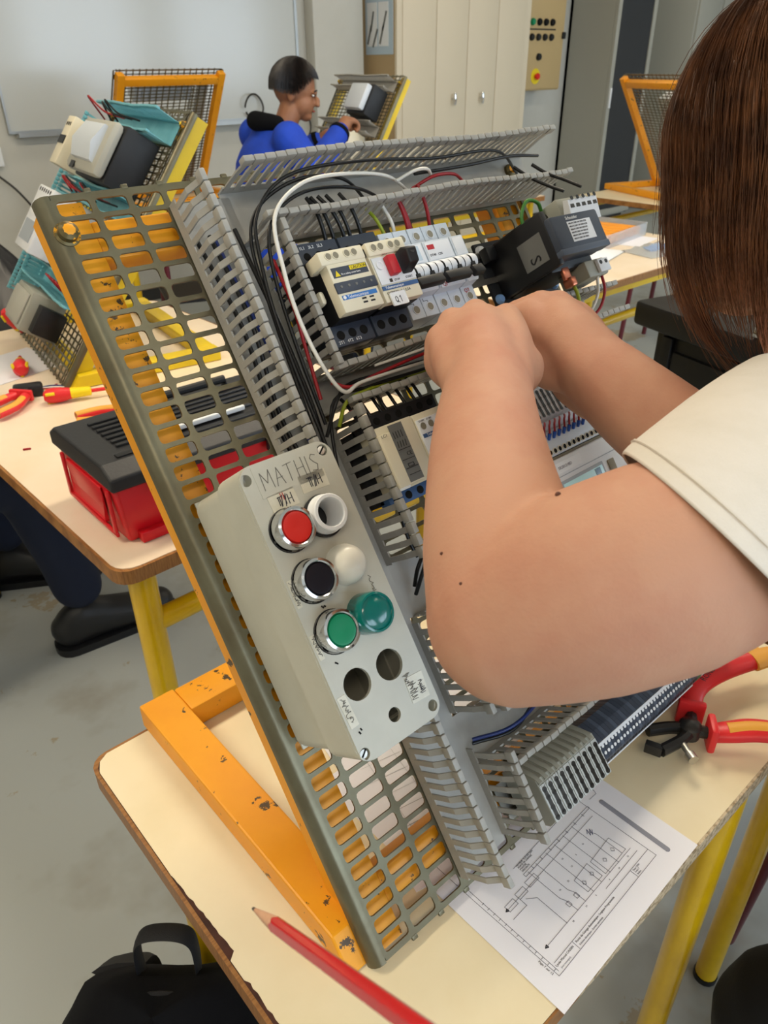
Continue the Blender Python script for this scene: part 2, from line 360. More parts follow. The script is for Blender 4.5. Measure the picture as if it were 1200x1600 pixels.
# ---------------------------------------------------------------- desks
def desk(label, M, w, d, legs, top='laminate', rail=.60, group=None, torn=None, r=.02, barrel=.0175, edge='oak'):
    t = thing('desk', label, 'desk', M, group); z = .75
    MB().prism(rrect(0, w, 0, d, r), z-.024, z-.001).build('tabletop_edge', edge, t)
    if torn:
        MB().prism(rrect(.0035, w-.002, .002, d-.004, r), z-.001, z-.0006).build('substrate', 'substrate', t)
        ys = torn; left = [(.0035+dx, y) for y, dx in ys]
        poly = [(w-.002, .002), (w-.002, d-.004), (.02, d-.004), (.010, d-.010), (.0045, d-.022)] + left + [(.0045, .002)]
        MB().prism(poly, z-.0006, z).build('laminate_top', top, t, smooth=0)
    else: MB().prism(rrect(.005, w-.005, .005, d-.005, r), z-.001, z).build('laminate_top', top, t)
    zt = z-.026
    for x, y in legs:
        sx = 1 if x < w/2 else -1
        b = MB(); b.tube([(x, y, 0), (x, y, zt)], barrel, 18)
        lg = b.build('leg', 'yellow_tube', t, smooth=60)
        MB().cyl((x, y, 0), (x, y, .012), barrel+.002, n=14).build('foot_cap', 'blk', lg)
    if rail:
        xa = min(q[0] for q in legs); xb = max(q[0] for q in legs); ya = min(q[1] for q in legs); yb = max(q[1] for q in legs)
        for y in (ya, yb): MB().tube([(xa, y, rail), (xb, y, rail)], barrel*.85, 14).build('stretcher', 'yellow_tube', t, smooth=60)
        for y in (ya, yb): MB().box(xa+.03, xb-.03, y-.012, y+.012, zt-.03, zt, bev=.003).build('apron', 'yellow_tube', t)
    return t
random.seed(3)
torn = []
for i in range(90):
    y = .448-.005*i
    if y > .300: dx = .0005
    elif y > .198: dx = .0005+.0062*((.300-y)/.10)**.9+random.uniform(-.0007, .0007)
    elif y > .175: dx = .0006
    elif y > .12: dx = .0030+random.uniform(-.0008, .0008)
    else: dx = .0008+random.uniform(0, .0012)
    torn.append((y, dx))
    if abs(y-.198) < .003: torn.append((y-.0012, .0006))
desk('worn cream desk in front, carrying the big grey grid stand', T((-.082, -.105, 0)), .70, .472, [(.062, .42), (.507, .022), (.062, .05), (.60, .42)], torn=torn, rail=0, edge='oak')
front = [o for o in COL.objects if o.get('label', '').startswith('worn cream desk')][0]
MB().box(.20, .69, -.0006, .004, .7275, .7495, bev=.0008).build('worn_front_edge', 'chipboard', front)
DESK2 = T((.085, .655, 0)) @ RZ(1.5)
desk('long cream desk at the left with the red toolbox and teal board on it', DESK2, .75, 1.3, [(.055, .06), (.055, 1.24), (.69, .06), (.69, 1.24)], top='laminate_pink', edge='oak_x', barrel=.022, r=.03)
desk('cream desk beyond the arms with plastic bags on it', T((1.55, 1.12, 0)), 1.25, .62, [(.06, .04), (.06, .56), (1.17, .04), (1.17, .56)], top='laminate_pink', edge='oak_x')
desk('far right desk carrying an orange stand', T((3.45, 1.62, 0)), 1.3, .7, [(.06, .05), (.06, .64), (1.23, .05), (1.23, .64)], edge='oak_x')
desk('far desk at which the boy in blue sits', T((2.02, 2.42, 0)), 1.3, .75, [(.06, .05), (.06, .68), (1.23, .05), (1.23, .68)], top='laminate_pink', edge='oak_x')
desk('far desk below the whiteboard carrying an orange stand', T((1.35, 3.42, 0)), 1.0, .6, [(.06, .05), (.06, .54), (.93, .05), (.93, .54)], edge='oak_x')
desk('neighbouring desk at the right edge, beside the wire stripper', T((.625, -.105, 0)), .70, .472, [(.05, .03), (.05, .44), (.65, .03), (.65, .44)])
# ---------------------------------------------------------------- grid stand (local frame: x along, y up the slope, z out of the grid)
GW, GH, AL = .535, .65, 54.3
PM = T((0, 0, .752)) @ RX(AL)
def grid_mesh(full=True):
    bm = bmesh.new()
    ribs = [.0115]+[.0423+.0306*k for k in range(17)]; ribs = [x for x in ribs if x < GW-.02]; ribs.append(GW-.018)
    rw = .0024; vt = .6515; pv = .0156; n = 41; vs = [vt-pv*k for k in range(n+1)]
    fr, bk = 0.0, -.002
    def cell(x0, x1, y0, y1):
        hx0, hx1, hy0, hy1 = x0+rw, x1-rw, y0+.0019, y1-.0019; r = .003
        if x1 <= .043: hx0 = x0+.0028
        O = [(x1, y1), (x0, y1), (x0, y0), (x1, y0)]
        H = []
        for cx, cy, a in ((hx1-r, hy1-r, 0), (hx0+r, hy1-r, 90), (hx0+r, hy0+r, 180), (hx1-r, hy0+r, 270)):
            H.append([(cx+r*math.cos(R(a+45*j)), cy+r*math.sin(R(a+45*j))) for j in range(3)])
        rings = []
        for z in (fr, bk):
            o = [bm.verts.new((x, y, z)) for x, y in O]; h = [[bm.verts.new((x, y, z)) for x, y in q] for q in H]
            for k in range(4):
                l = (k+1) % 4; f = [o[k], o[l], h[l][1], h[l][0], h[k][2], h[k][1]]
                bm.faces.new(f[::-1] if z == fr else f)
            rings.append([v for q in h for v in q])
        for j in range(12): bm.faces.new((rings[0][j], rings[0][(j+1) % 12], rings[1][(j+1) % 12], rings[1][j]))
    for i in range(len(ribs)-1):
        for k in range(n): cell(ribs[i], ribs[i+1], vs[k+1], vs[k])
    bmesh.ops.remove_doubles(bm, verts=bm.verts[:], dist=1e-5)
    b = MB(); b.bm.free(); b.bm = bm
    top, bot = vs[0], vs[-1]
    b.box(.012, GW-.012, top, top+.004, bk, fr); b.box(.012, GW-.012, bot-.003, bot, bk, fr)
    for x in ribs[1:]:
        b.box(x-.0028, x+.0028, top+.003, top+.0070, bk-.0004, fr+.0004, bev=.0006); b.box(x-.0028, x+.0028, bot-.0062, bot-.002, bk-.0004, fr+.0004, bev=.0006)
    for sgn in (0, 1):
        prof = [(.0115, fr), (.0085, -.0001), (.0055, -.0010), (.0025, -.004), (.0010, -.008), (.0008, -.013), (.003, -.013), (.0035, -.008), (.0065, -.003), (.0115, bk)]
        if sgn: prof = [(GW-.0+(.0025)-x, z) for x, z in prof]
        rows = [[(x, y, z) for x, z in prof] for y in (bot-.004, top+.004)]
        b.grid(rows, close=True); b.bm.faces.new([b.bm.verts.new(p) for p in rows[0]]); b.bm.faces.new([b.bm.verts.new(p) for p in rows[1]])
    return b.mesh('grid', 40)
GRID = grid_mesh()
def frame_mb(bar=.040, z0=-.050, z1=-.0195):
    return z0, z1
def stand(label, M, paint='orange_paint', ang=54.3, group=None, base=True):
    """M places the front-left lower corner on the table, x along the hinge, y away from the user"""
    t = thing('grid_stand', label, 'stand', M, group); P = T((0, 0, .002)) @ RX(ang)
    g = link('grid', GRID, 'grid_steel', t, P)
    bx0, bx1 = .006, GW-.006; z0, z1 = -.042, -.0125; w = .033
    sa, ca = math.sin(R(ang)), math.cos(R(ang)); y1 = -z1*ca/sa+.001; y0 = -z0*ca/sa+.001
    side = [(y1, z1), (GH+.004, z1), (GH+.004, z0), (y0, z0)]; Zp = Matrix(((0, 0, 1, 0), (1, 0, 0, 0), (0, 1, 0, 0), (0, 0, 0, 1)))
    for a in (bx0, bx1-w): MB().prism(side, a, a+w, Zp).build('frame_bar', paint, t, P, smooth=0)
    for (a, b_, c, d) in ((bx0+w, bx1-w, GH-.012-w, GH-.012), (bx0+w, bx1-w, y0+.002, y0+w)):
        MB().box(a, b_, c, d, z0, z1, bev=.0025).build('frame_bar', paint, t, P)
    for x in (.013, GW-.013):
        for y in (.624,): 
            bo = MB().lathe([(0, .008), (.0045, .0085), (.0075, .0065), (.0078, .002), (.0098, .001), (.0098, 0)], 20).build('bolt', 'bolt_worn', t, P @ T((x, y, 0)))
            MB().lathe([(0, .0092), (.003, .0092), (.0048, .0084)], 9).build('paint_dab', paint, bo)
    if base:
        L = .372
        tn = math.tan(R(ang)); off = .0135/sa
        for a in (-.016, GW-.024): soft_bar = MB().prism([(off+.001/tn, .001), (L, .001), (L, .030), (off+.030/tn, .030)], a, a+.040, Zp).build('base_bar', paint, t, smooth=0); md = soft_bar.modifiers.new('edge', 'BEVEL'); md.width = .002; md.segments = 2
        MB().box(.024, GW-.024, L-.042, L-.002, .001, .030, bev=.0025).build('base_bar', paint, t)
    return t
main = stand('large worn orange stand with a grey grid, in front, holding grey wiring ducts', T((0, 0, .75)))
# ---------------------------------------------------------------- slotted wiring ducts
def finger_mesh(bend=0.0, H=.06, w=.0052, tipw=.0098):
    b = MB()
    # profile in (y outwards, z up) drawn for a wall whose outside is -y
    b.box(-w/2, w/2, -.0009, .0009, .008, H*.60, bev=.0003, seg=1)
    y0, y1 = 0, bend
    q = [(-.0009, H*.60), (.0009, H*.60), (.0009+y1, H*.80), (-.0009+y1, H*.80)]
    Mx = Matrix(((0, 0, 1, 0), (1, 0, 0, 0), (0, 1, 0, 0), (0, 0, 0, 1)))
    b.prism(q, -w/2, w/2, Mx)
    b.box(-w/2, w/2, y1-.0009, y1+.0009, H*.80, H*.88)
    b.box(-tipw/2, tipw/2, y1-.0030, y1+.0022, H*.85, H, bev=.0009, seg=2)
    return b.mesh('duct_finger', 40)
FING = {}
def duct(label, M, L, Wd, walls, H=.06, m='duct_grey', pitch=.0106, group='wiring ducts', bend=(0, 0), floor=True, name='wiring_duct', z0=.0015):
    """x along the duct, y across 0..Wd; walls: two lists of (start, end) spans carrying fingers"""
    t = thing(name, label, 'wiring duct', M, group)
    b = MB()
    b.box(0, L, 0, Wd, z0, z0+.0018)
    for y, spans in ((0, walls[0]), (Wd, walls[1])):
        for a, c in spans:
            b.box(a, c, y-.0008 if y else -.0008, y+.0008, z0, .0125)
    b.build('duct_base', m, t, smooth=0)
    for wi, (y, spans) in enumerate(((0, walls[0]), (Wd, walls[1]))):
        key = (round(bend[wi], 4), H, m)
        if key not in FING: FING[key] = finger_mesh(bend[wi], H)
        for a, c in spans:
            n = int((c-a+.003)/pitch)
            for k in range(n):
                x = a+.004+k*pitch
                jit = 1.5*math.sin(k*.23+wi*2+a*9)+random.uniform(-.6, .6)
                Mf = T((x, y, 0)) @ RX(jit)
                if y: Mf = Mf @ RZ(180)
                link('duct_finger', FING[key], m, t, Mf)
    return t
def pm(u, v, h=0): return PM @ T((u, v, h))
VERT = RZ(90)       # duct running up the grid: x->v, y->-u
D1T = .640
duct('long upright grey slotted duct beside the push-button box', pm(.158, .020) @ VERT, .615, .055,
     ([(.006, .090), (.125, .212), (.268, .404), (.440, .566)], [(.0, .615)]), bend=(-.002, .0055), group=None)
duct('top horizontal grey slotted duct above the circuit breakers', pm(.150, .5905), .400, .049, ([(.0, .40)], [(.0, .40)]), bend=(.001, .001), group=None)
duct('middle grey slotted duct passing below the hands', pm(.158, .4305), .400, .029, ([(.0, .40)], [(.0, .19), (.26, .40)]), H=.056, bend=(.0, .0), group=None)
duct('lower grey slotted duct mostly hidden behind the bent arm', pm(.158, .237), .150, .052, ([(.004, .15)], [(.03, .15)]), group=None)
duct('bottom grey slotted duct above the terminal block row', pm(.158, .096), .33, .045, ([(.0, .33)], [(.02, .33)]), H=.056, group=None)
# ---------------------------------------------------------------- push-button box on the left of the grid
def dbox(t, name, m, x0, x1, y0, y1, z0, z1, bev=0, smooth=35): return MB().box(x0, x1, y0, y1, z0, z1, bev=bev).build(name, m, t, smooth=smooth)
def disc(t, name, m, x, y, z, r, h=.0004, n=18, M=None): return MB().lathe([(0, h), (r, h), (r, 0)], n, T((x, y, z)) @ (M or Matrix())).build(name, m, t)
def soft(o, w=.001, seg=2):
    md = o.modifiers.new('edge', 'BEVEL'); md.width = w; md.segments = seg; md.limit_method = 'ANGLE'; md.angle_limit = R(50); return o
BX0, BX1, BV0, BV1 = .0145, .0915, .186, .4035
t = thing('push_button_box', 'light grey push-button box with red, black and green buttons', 'button box', pm(0, 0)); box = t
holed('base_shell', rrect(BX0+.0032, BX1-.002, BV0+.003, BV1-.003, .010), [rrect(BX0+.005, BX1-.004, BV0+.005, BV1-.005, .008)], .0005, .056, 'box_grey', t)
dbox(t, 'base_floor', 'box_grey', BX0+.004, BX1-.003, BV0+.004, BV1-.004, .001, .003)
lid = holed('lid', rrect(BX0, BX1, BV0, BV1, .011, 6), [rrect(BX0+.003, BX1-.003, BV0+.003, BV1-.003, .009)], .0568, .096, 'box_grey', t)
SCR = [(.0193, .3945, 0), (.0840, .396, 1), (.0842, .1945, 0), (.0190, .1935, 1)]
CX, RV = (.0350, .0625), (.353, .3152, .2775, .2372)
holes = [circ(CX[0], RV[3], .0112), circ(CX[1]+.002, RV[3], .0112), circ(.0523, .2047, .0052), circ(CX[1], RV[0], .0110)]
soft(holed('lid_face', rrect(BX0+.0004, BX1-.0004, BV0+.0004, BV1-.0004, .011, 6), holes+[circ(x, y, .0042, 16) for x, y, _ in SCR], .0952, .0985, 'box_grey', t), .0011)
for x, y, s in SCR:
    MB().lathe([(.0042, .0985), (.0044, .0955), (.0038, .090), (0, .090)], 16, T((x, y, 0))).build('screw_recess', 'box_grey', t)
    if s:
        sc = MB().lathe([(0, .0972), (.0030, .0970), (.0037, .0955), (.0037, .090)], 16, T((x, y, 0))).build('screw', 'steel', t)
        MB().box(-.0034, .0034, -.0005, .0005, .0968, .0975, M=T((x, y, 0)) @ RZ(38)).build('slot', 'void', sc)
# raised title area with scribbled name
soft(holed('name_plate', [(.0255, .4015), (.0775, .4015), (.0775, .3785), (.0255, .3785)], [], .0984, .0989, 'box_grey', t), .0004)
def bezel(parent, x, y, z=.0985):
    MB().lathe([(.0112, .0115), (.0122, .0125), (.0140, .0118), (.0147, .0095), (.0147, .0015), (.0152, 0)], 40, T((x, y, z))).build('bezel', 'chrome', parent)
def push(m, x, y, nm):
    b = MB().lathe([(0, .0118), (.004, .0116), (.0082, .0121), (.0104, .0119), (.0111, .0108), (.0112, .004)], 40, T((x, y, .0985))).build(nm, m, t)
    bezel(b, x, y)
    MB().lathe([(.0153, .0012), (.0158, .0006), (.0158, 0), (.012, 0)], 32, T((x-.0004, y-.0004, .0985))).build('gasket', 'blk', b)
push('btn_red', CX[0], RV[0], 'red_push_button'); push('btn_black', CX[0], RV[1], 'black_push_button'); push('btn_green', CX[0], RV[2], 'green_push_button')
MB().lathe([(0, .0165), (.005, .0160), (.0095, .0138), (.0128, .0098), (.0145, .0045), (.0148, 0)], 36, T((CX[1], RV[1], .0985))).build('white_pilot_light', 'btn_white', t)
g = MB().lathe([(0, .0178), (.006, .0176), (.0105, .0168), (.0118, .0160), (.0125, .0172), (.0138, .0168), (.0146, .0145), (.0148, .004), (.0150, 0)], 40, T((CX[1], RV[2], .0985))).build('green_pilot_light', 'btn_lens', t)
b = MB(); b.lathe([(.0142, 0), (.0142, .006), (.0132, .0075), (.0132, .0130), (.0125, .0138), (.0105, .0138), (.0098, .0125), (.0098, -.012)], 36, T((CX[1], RV[0], .0985))); b.build('empty_button_socket', 'pure_white', t)
MB().lathe([(.0150, 0), (.0156, .003), (.0150, .005), (.0143, .005)], 36, T((CX[1]-.0005, RV[0]-.0005, .0985))).build('gasket', 'blk', t)
MB().lathe([(0, -.0115), (.0098, -.0115)], 24, T((CX[1], RV[0], .0985))).build('socket_floor', 'blk', t)
def tape(x0, x1, y0, y1, a=0):
    return MB().box(-(x1-x0)/2, (x1-x0)/2, -(y1-y0)/2, (y1-y0)/2, 0, .0003, M=T(((x0+x1)/2, (y0+y1)/2, .0986)) @ RZ(a)).build('tape_label', 'tape', t, smooth=0)
tp = tape(.0285, .0500, .3670, .3795, 2); tp2 = tape(.0560, .0785, .3715, .3840, -2)
tape(.0165, .0205, .302, .322, 0); tape(.0160, .0200, .264, .282, 2); tape(.0165, .0235, .213, .236, 3); tape(.070, .086, .203, .222, -4)
# handwriting
def hand(word, x, y, s, gap, m, w, parent, M=Matrix()):
    G = {'M': [[(0, 0), (.05, 1), (.4, .35), (.75, 1.05), (.8, 0)]], 'A': [[(0, 0), (.35, 1), (.65, 0)], [(.12, .4), (.6, .42)]], 'T': [[(0, .95), (.7, 1)], [(.35, 1), (.3, 0)]], 'H': [[(0, 0), (.05, 1)], [(.6, 0), (.6, 1.05)], [(.02, .5), (.62, .52)]],
         'I': [[(.05, 0), (.1, 1)]], 'S': [[(.6, .9), (.3, 1), (.1, .8), (.3, .55), (.55, .35), (.4, .05), (0, .1)]], '/': [[(0, -.1), (.45, 1.1)]], 'Q': [[(.3, 0), (0, .3), (.1, .85), (.4, 1), (.65, .7), (.55, .2), (.3, 0)], [(.35, .25), (.8, -.1)]], '1': [[(0, .75), (.3, 1), (.3, 0)]], 'K': [[(0, 0), (.05, 1)], [(.6, 1), (.05, .5), (.65, 0)]], '-': [[(0, .4), (.4, .42)]]}
    out = []; cx = x
    for ch in word:
        if ch == ' ': cx += s*.5; continue
        for pl in G[ch]: out.append([(cx+a*s*.8, y+b_*s) for a, b_ in pl])
        cx += s*(.8*max(p[0] for pl in G[ch] for p in pl)+gap)
    return strokes('handwriting', out, w, m, parent, M)
hand('MATHIS', .0295, .3835, .0125, .19, 'pencil_mark', .0005, t, T((0, 0, .0990)))
hand('T/H', .035, .3695, .0068, .12, 'ink', .0006, t, T((0, 0, .0990))); hand('I/I', .0352, .3702, .0062, .2, 'ink', .0006, t, T((0, 0, .0990))); hand('II', .038, .3735, .005, .3, 'ink_red', .0005, t, T((0, 0, .0990)))
hand('T/H', .062, .3745, .0068, .12, 'ink', .0006, t, T((0, 0, .0990))); hand('T/', .0635, .3745, .0062, .12, 'ink', .0006, t, T((0, 0, .0990)))
random.seed(12)
def scribble(x0, x1, y0, y1, n, m='pencil_mark', w=.00035):
    pts = [(x0+(x1-x0)*random.random(), y0+(y1-y0)*((i+random.random()*3)/n)) for i in range(n)]
    strokes('scribble', [pts], w, m, t, T((0, 0, .0990)))
scribble(.0700, .0785, .205, .2245, 46); scribble(.0785, .0845, .2065, .2160, 26, 'ink'); scribble(.0168, .0200, .303, .321, 40); scribble(.0164, .0196, .266, .281, 30); scribble(.0172, .0220, .216, .234, 36); scribble(.076, .079, .287, .30, 14)
strokes('scratch', [[(.0335, .2965), (.0345, .2950)], [(.0355, .2960), (.0362, .2952)], [(.026, .258), (.0275, .2565)], [(.0215, .2085), (.0222, .2070)], [(.0235, .2100), (.0240, .2088)]], .0011, 'void', t, T((0, 0, .0987)))
# ---------------------------------------------------------------- devices, first row
MU = .0175
rail = lambda v, u0, u1: MB().box(u0, u1, v-.0175, v+.0175, .003, .0075).build('din_rail', 'steel', None, pm(0, 0))
for v, u0, u1, nm in ((.522, .168, .50, 'upper'), (.372, .168, .50, 'middle'), (.050, .168, .51, 'lower')):
    o = thing('din_rail', {'upper': 'steel mounting rail under the circuit breakers', 'middle': 'steel mounting rail under the contactor', 'lower': 'steel mounting rail under the terminal blocks'}[nm], 'mounting rail', pm(0, v))
    b = MB(); b.box(u0, u1, -.0175, -.0125, .007, .0085); b.box(u0, u1, .0125, .0175, .007, .0085); b.box(u0, u1, -.0125, -.0115, .0022, .0085); b.box(u0, u1, .0115, .0125, .0022, .0085); b.box(u0, u1, -.0125, .0125, .0015, .0025); b.build('rail', 'steel', o, smooth=0)
def holes_row(t, xs, y, z, r, m='void', nm='terminal_hole', ring=None):
    for x in xs:
        h = disc(t, nm, m, x, y, z, r, .0004, 16)
        if ring: MB().lathe([(r+.0007, .0002), (r+.0007, .0008), (r, .0008), (r, .0002)], 16, T((x, y, z))).build('rim', ring, h)
# motor circuit breaker block with caution label
t = thing('contactor_block', 'cream and black contactor with a yellow caution label', 'contactor', pm(.1690, .4745))
dbox(t, 'black_body', 'blk_soft', 0, .0445, .002, .090, .009, .034, .001)
dbox(t, 'upper_terminals', 'slate', .0005, .0440, .0730, .0920, .030, .047, .0012); dbox(t, 'lower_terminals', 'slate', .0005, .0440, 0, .0190, .030, .047, .0012)
holes_row(t, (.009, .0215, .034), .0800, .047, .0034); holes_row(t, (.009, .0215, .034), .0095, .047, .0040)
dbox(t, 'core', 'blk', .003, .042, .018, .074, .034, .066)
dbox(t, 'cream_face', 'cream', .0010, .0425, .0185, .0690, .064, .076, .0012); dbox(t, 'screw_bar', 'cream', -.0035, .0425, .0590, .0710, .056, .077, .0015)
dbox(t, 'side_latch', 'cream', -.0045, .001, .034, .046, .045, .060, .003)
holes_row(t, (.0055, .0130, .0245, .0320), .0655, .077, .0028, 'cream_hole', 'terminal_screw', 'cream')
l = dbox(t, 'caution_label', 'slate', .0035, .0400, .0475, .0560, .076, .0763); dbox(l, 'yellow_field', 'yellow_label', .0220, .0395, .0520, .0555, .0763, .0765)
MB().prism([(.0055, .0485), (.0105, .0485), (.008, .0535)], .0763, .0765).build('warning_triangle', 'yellow_label', l); text('CAUTION', .0036, 'blk', l, T((.0232, .0525, .0766))); text('Fit a safety cover here', .0022, 'pure_white', l, T((.0115, .0490, .0766)))
dbox(t, 'grey_band', 'slate', .0005, .0430, .0345, .0435, .0755, .0775, .0006); holes_row(t, [.006+.0078*i for i in range(5)], .0395, .0775, .0011, 'grey_label', 'marker')
l = dbox(t, 'brand_strip', 'blue_label', .0035, .0395, .0288, .0325, .076, .0764); text('Telemecanique', .0036, 'pure_white', l, T((.0085, .0295, .0765))); disc(l, 'roundel', 'pure_white', .0055, .0307, .0764, .0015)
for x, y in ((.022, .0262), (.030, .0262), (.022, .0230), (.030, .0230)): dbox(t, 'slot', 'blk', x, x+.0045, y, y+.0014, .0757, .0763)
text('1L1   3L2   5L3', .0040, 'pure_white', t, T((.004, .0865, .0472))); text('2T1   4T2   6T3', .0038, 'pure_white', t, T((.004, .0022, .0472)))
# motor starter Q1
t = thing('motor_circuit_breaker', 'cream motor circuit breaker with a red stop button and black start rocker', 'circuit breaker', pm(.2145, .4745))
dbox(t, 'black_body', 'blk_soft', 0, .0435, .002, .090, .009, .034, .001)
dbox(t, 'upper_terminals', 'slate', .0005, .0430, .0730, .0920, .030, .047, .0012); dbox(t, 'lower_terminals', 'slate', .0005, .0430, 0, .0190, .030, .047, .0012)
holes_row(t, (.0075, .0215, .035), .0795, .047, .0036); holes_row(t, (.0085, .0215, .0345), .0095, .047, .0042)
dbox(t, 'core', 'blk', .003, .042, .018, .074, .034, .066)
dbox(t, 'cream_face', 'cream', .0003, .0428, .0185, .0690, .060, .075, .0012); dbox(t, 'screw_bar', 'cream', .0003, .0428, .0590, .0710, .056, .0775, .0012)
holes_row(t, (.0075, .0150, .0265, .0340), .0655, .0775, .0030, 'cream_hole', 'terminal_screw', 'cream')
dbox(t, 'white_panel', 'white_plastic', .0015, .0415, .0335, .0575, .075, .0762, .0004)
MB().lathe([(.0036, .0006), (.0036, .0016), (.0028, .0016), (.0022, .0008), (0, .0008)], 20, T((.0072, .0500, .0760))).build('setting_dial', 'white_plastic', t)
MB().box(-.0046, .0046, -.0085, .0085, 0, .007, bev=.0012).build('stop_button', 'red_plastic', t, T((.0180, .0475, .0760)))
rk = MB(); rk.prism([(-.0105, 0), (.0085, 0), (.0098, .009), (.0060, .0165), (-.0060, .0145)], -.0055, .0055, Matrix(((0, 0, 1, 0), (1, 0, 0, 0), (0, 1, 0, 0), (0, 0, 0, 1))))
r_ = soft(rk.build('start_rocker', 'blk', t, T((.0335, .0490, .0760))), .0012); disc(r_, 'thumb_dimple', 'toolbox_black', 0, .0035, .0155, .0026, .0004, M=RX(-12))
text('OFF', .0034, 'grey_label', t, T((.0145, .0585, .0764))); text('STOP', .0026, 'ink', t, T((.0165, .0348, .0764))); text('START', .0028, 'ink', t, T((.0295, .0350, .0764)))
dbox(t, 'test_slot', 'dark_steel', .0115, .0145, .0345, .0375, .0761, .0765)
l = dbox(t, 'brand_strip', 'blue_terminal', .0010, .0415, .0288, .0325, .0755, .0759); text('Telemecanique', .0034, 'pure_white', l, T((.0040, .0296, .0760)))
text('GV2ME07   1,6-2,5A', .0032, 'ink', t, T((.0040, .0250, .0752)))
l = dbox(t, 'sticker', 'pure_white', .0045, .0215, .0140, .0255, .0768, .0772, .001); hand('Q1', .0085, .0165, .0052, .3, 'ink', .0005, l, T((0, 0, .0773)))
# modular breakers
ZP = Matrix(((0, 0, 1, 0), (1, 0, 0, 0), (0, 1, 0, 0), (0, 0, 0, 1)))   # profile (y,z) extruded along x
def mcb(label, u, n, handle='blk', tint='mcb_grey', mark=None, screws=2, extra=None):
    t = thing('modular_breaker', label, 'circuit breaker', pm(u, .480)); w = MU*n
    prof = [(0, .009), (.083, .009), (.083, .046), (.066, .046), (.0655, .050), (.0640, .058), (.020, .058), (.0185, .050), (.018, .046), (0, .046)]
    soft(MB().prism(prof, .0003, w-.0003, ZP).build('housing', tint, t, smooth=0), .0006)
    for k in range(n):
        xm = MU*(k+.5)
        holes_row(t, (xm,), .0745, .046, .0036, 'cream_hole', 'terminal_screw', 'white_plastic'); holes_row(t, (xm,), .0085, .046, .0036, 'cream_hole', 'terminal_screw', 'white_plastic')
        if k: dbox(t, 'pole_joint', 'mcb_shade', MU*k-.0003, MU*k+.0003, 0, .018, .0455, .0464); dbox(t, 'pole_joint', 'mcb_shade', MU*k-.0003, MU*k+.0003, .066, .083, .0455, .0464)
        MB().lathe([(.0074, -.0036), (.0078, -.0030), (.0078, .0030), (.0074, .0036), (0, .0036)], 24, T((xm-.0048, .0365, .0580)) @ RY(90)).build('toggle_ring', 'white_plastic', t); MB().lathe([(.0074, -.0036), (.0078, -.0030), (.0078, .0030), (.0074, .0036), (0, .0036)], 24, T((xm+.0048, .0365, .0580)) @ RY(90)).build('toggle_ring', 'white_plastic', t)
        MB().cyl((xm-.003, .0365, .058), (xm+.003, .0365, .058), .0066, n=20).build('toggle', 'blk', t)
    b = MB(); b.box(.002, w-.002, -.0045, .0045, -.0035, .0040, bev=.0015); b.build('switch_handle', handle, t, T((0, .0245, .0675)) @ RX(-20))
    for k in range(n): dbox(t, 'handle_arm', handle, MU*(k+.5)-.0022, MU*(k+.5)+.0022, .0245, .034, .0600, .0665)
    dbox(t, 'marking_window', 'white_plastic', .002, w-.002, .0455, .0625, .0581, .0586, .0003); dbox(t, 'lower_label', 'pure_white', .002, w-.002, .0190, .0285, .0578, .0584)
    if mark: text(mark, .0048, 'pencil_mark' if n > 1 else 'ink', t, T((.004, .0515, .0587)))
    return t
q = mcb('two-pole grey breaker next to the black start rocker, with a clear label window', .2600, 2); strokes('diagram', [[(.003, .017), (.003, .0145), (.008, .0145), (.008, .0125)], [(.0205, .017), (.0205, .0145), (.0255, .0145), (.0255, .0125)]], .0004, 'ink', q, T((0, 0, .0462))); text('Q1', .0040, 'blue_label', q, T((.004, .021, .0585)))
l = dbox(q, 'clear_window', 'poster_blue', .009, .028, .0475, .061, .0586, .0592); dbox(l, 'paper_tag', 'pure_white', .0115, .0225, .0490, .0575, .0592, .0594)
q = mcb('two-pole grey breaker with a red test mark, above the fist', .2955, 2); dbox(q, 'red_mark', 'red_plastic', .0035, .0120, .0555, .0600, .0586, .0589); text('DT40   C20', .0032, 'ink', q, T((.0035, .049, .0588))); text('QF', .0055, 'ink_red', q, T((.004, .0200, .0585)))
q = mcb('narrow single-pole grey breaker at the right end of the breaker row', .3310, 1); text('Q2', .0055, 'ink_red', q, T((.004, .0125, .0463)))
# ---------------------------------------------------------------- transformer
t = thing('transformer', 'black control transformer with a pale rating label, right of the breakers', 'transformer', pm(.430, .478))
dbox(t, 'mounting_foot', 'blk_soft', -.014, .090, .0, .072, .0015, .006, .001)
dbox(t, 'core', 'blk', .006, .078, .004, .066, .006, .070, .004)
dbox(t, 'side_plate', 'blk', -.002, .006, .006, .062, .006, .089, .002); dbox(t, 'front_cover', 'slate', -.001, .077, .012, .052, .070, .096, .003); dbox(t, 'cover_band', 'slate_light', -.0012, .0772, .0115, .018, .082, .0965, .001)
l = dbox(t, 'rating_label', 'white_plastic', .022, .060, .0225, .0435, .096, .0963); text('Schneider', .0048, 'pure_white', t, T((.022, .0455, .0963)))
for i in range(6): text('ABL6TS 230V 24V 50VA IP20'[:26-i], .0024, 'ink', l, T((.0235, .0405-.0032*i, .0964)))
sd = MB().box(-.0026, -.002, .016, .045, .048, .080).build('side_sticker', 'grey_label', t, smooth=0); text('S', .020, 'blk', sd, T((-.0027, .027, .0575)) @ RY(-90) @ RZ(-90), sx=.9)
tb = dbox(t, 'upper_terminal_strip', 'term_grey', .034, .086, .052, .072, .050, .086, .002)
f_ = MB().prism([(0, 0), (.022, 0), (.022, .006), (.0, .010)], .036, .084, ZP).build('terminal_face', 'white_plastic', t, T((0, .046, .084)) @ RX(20))
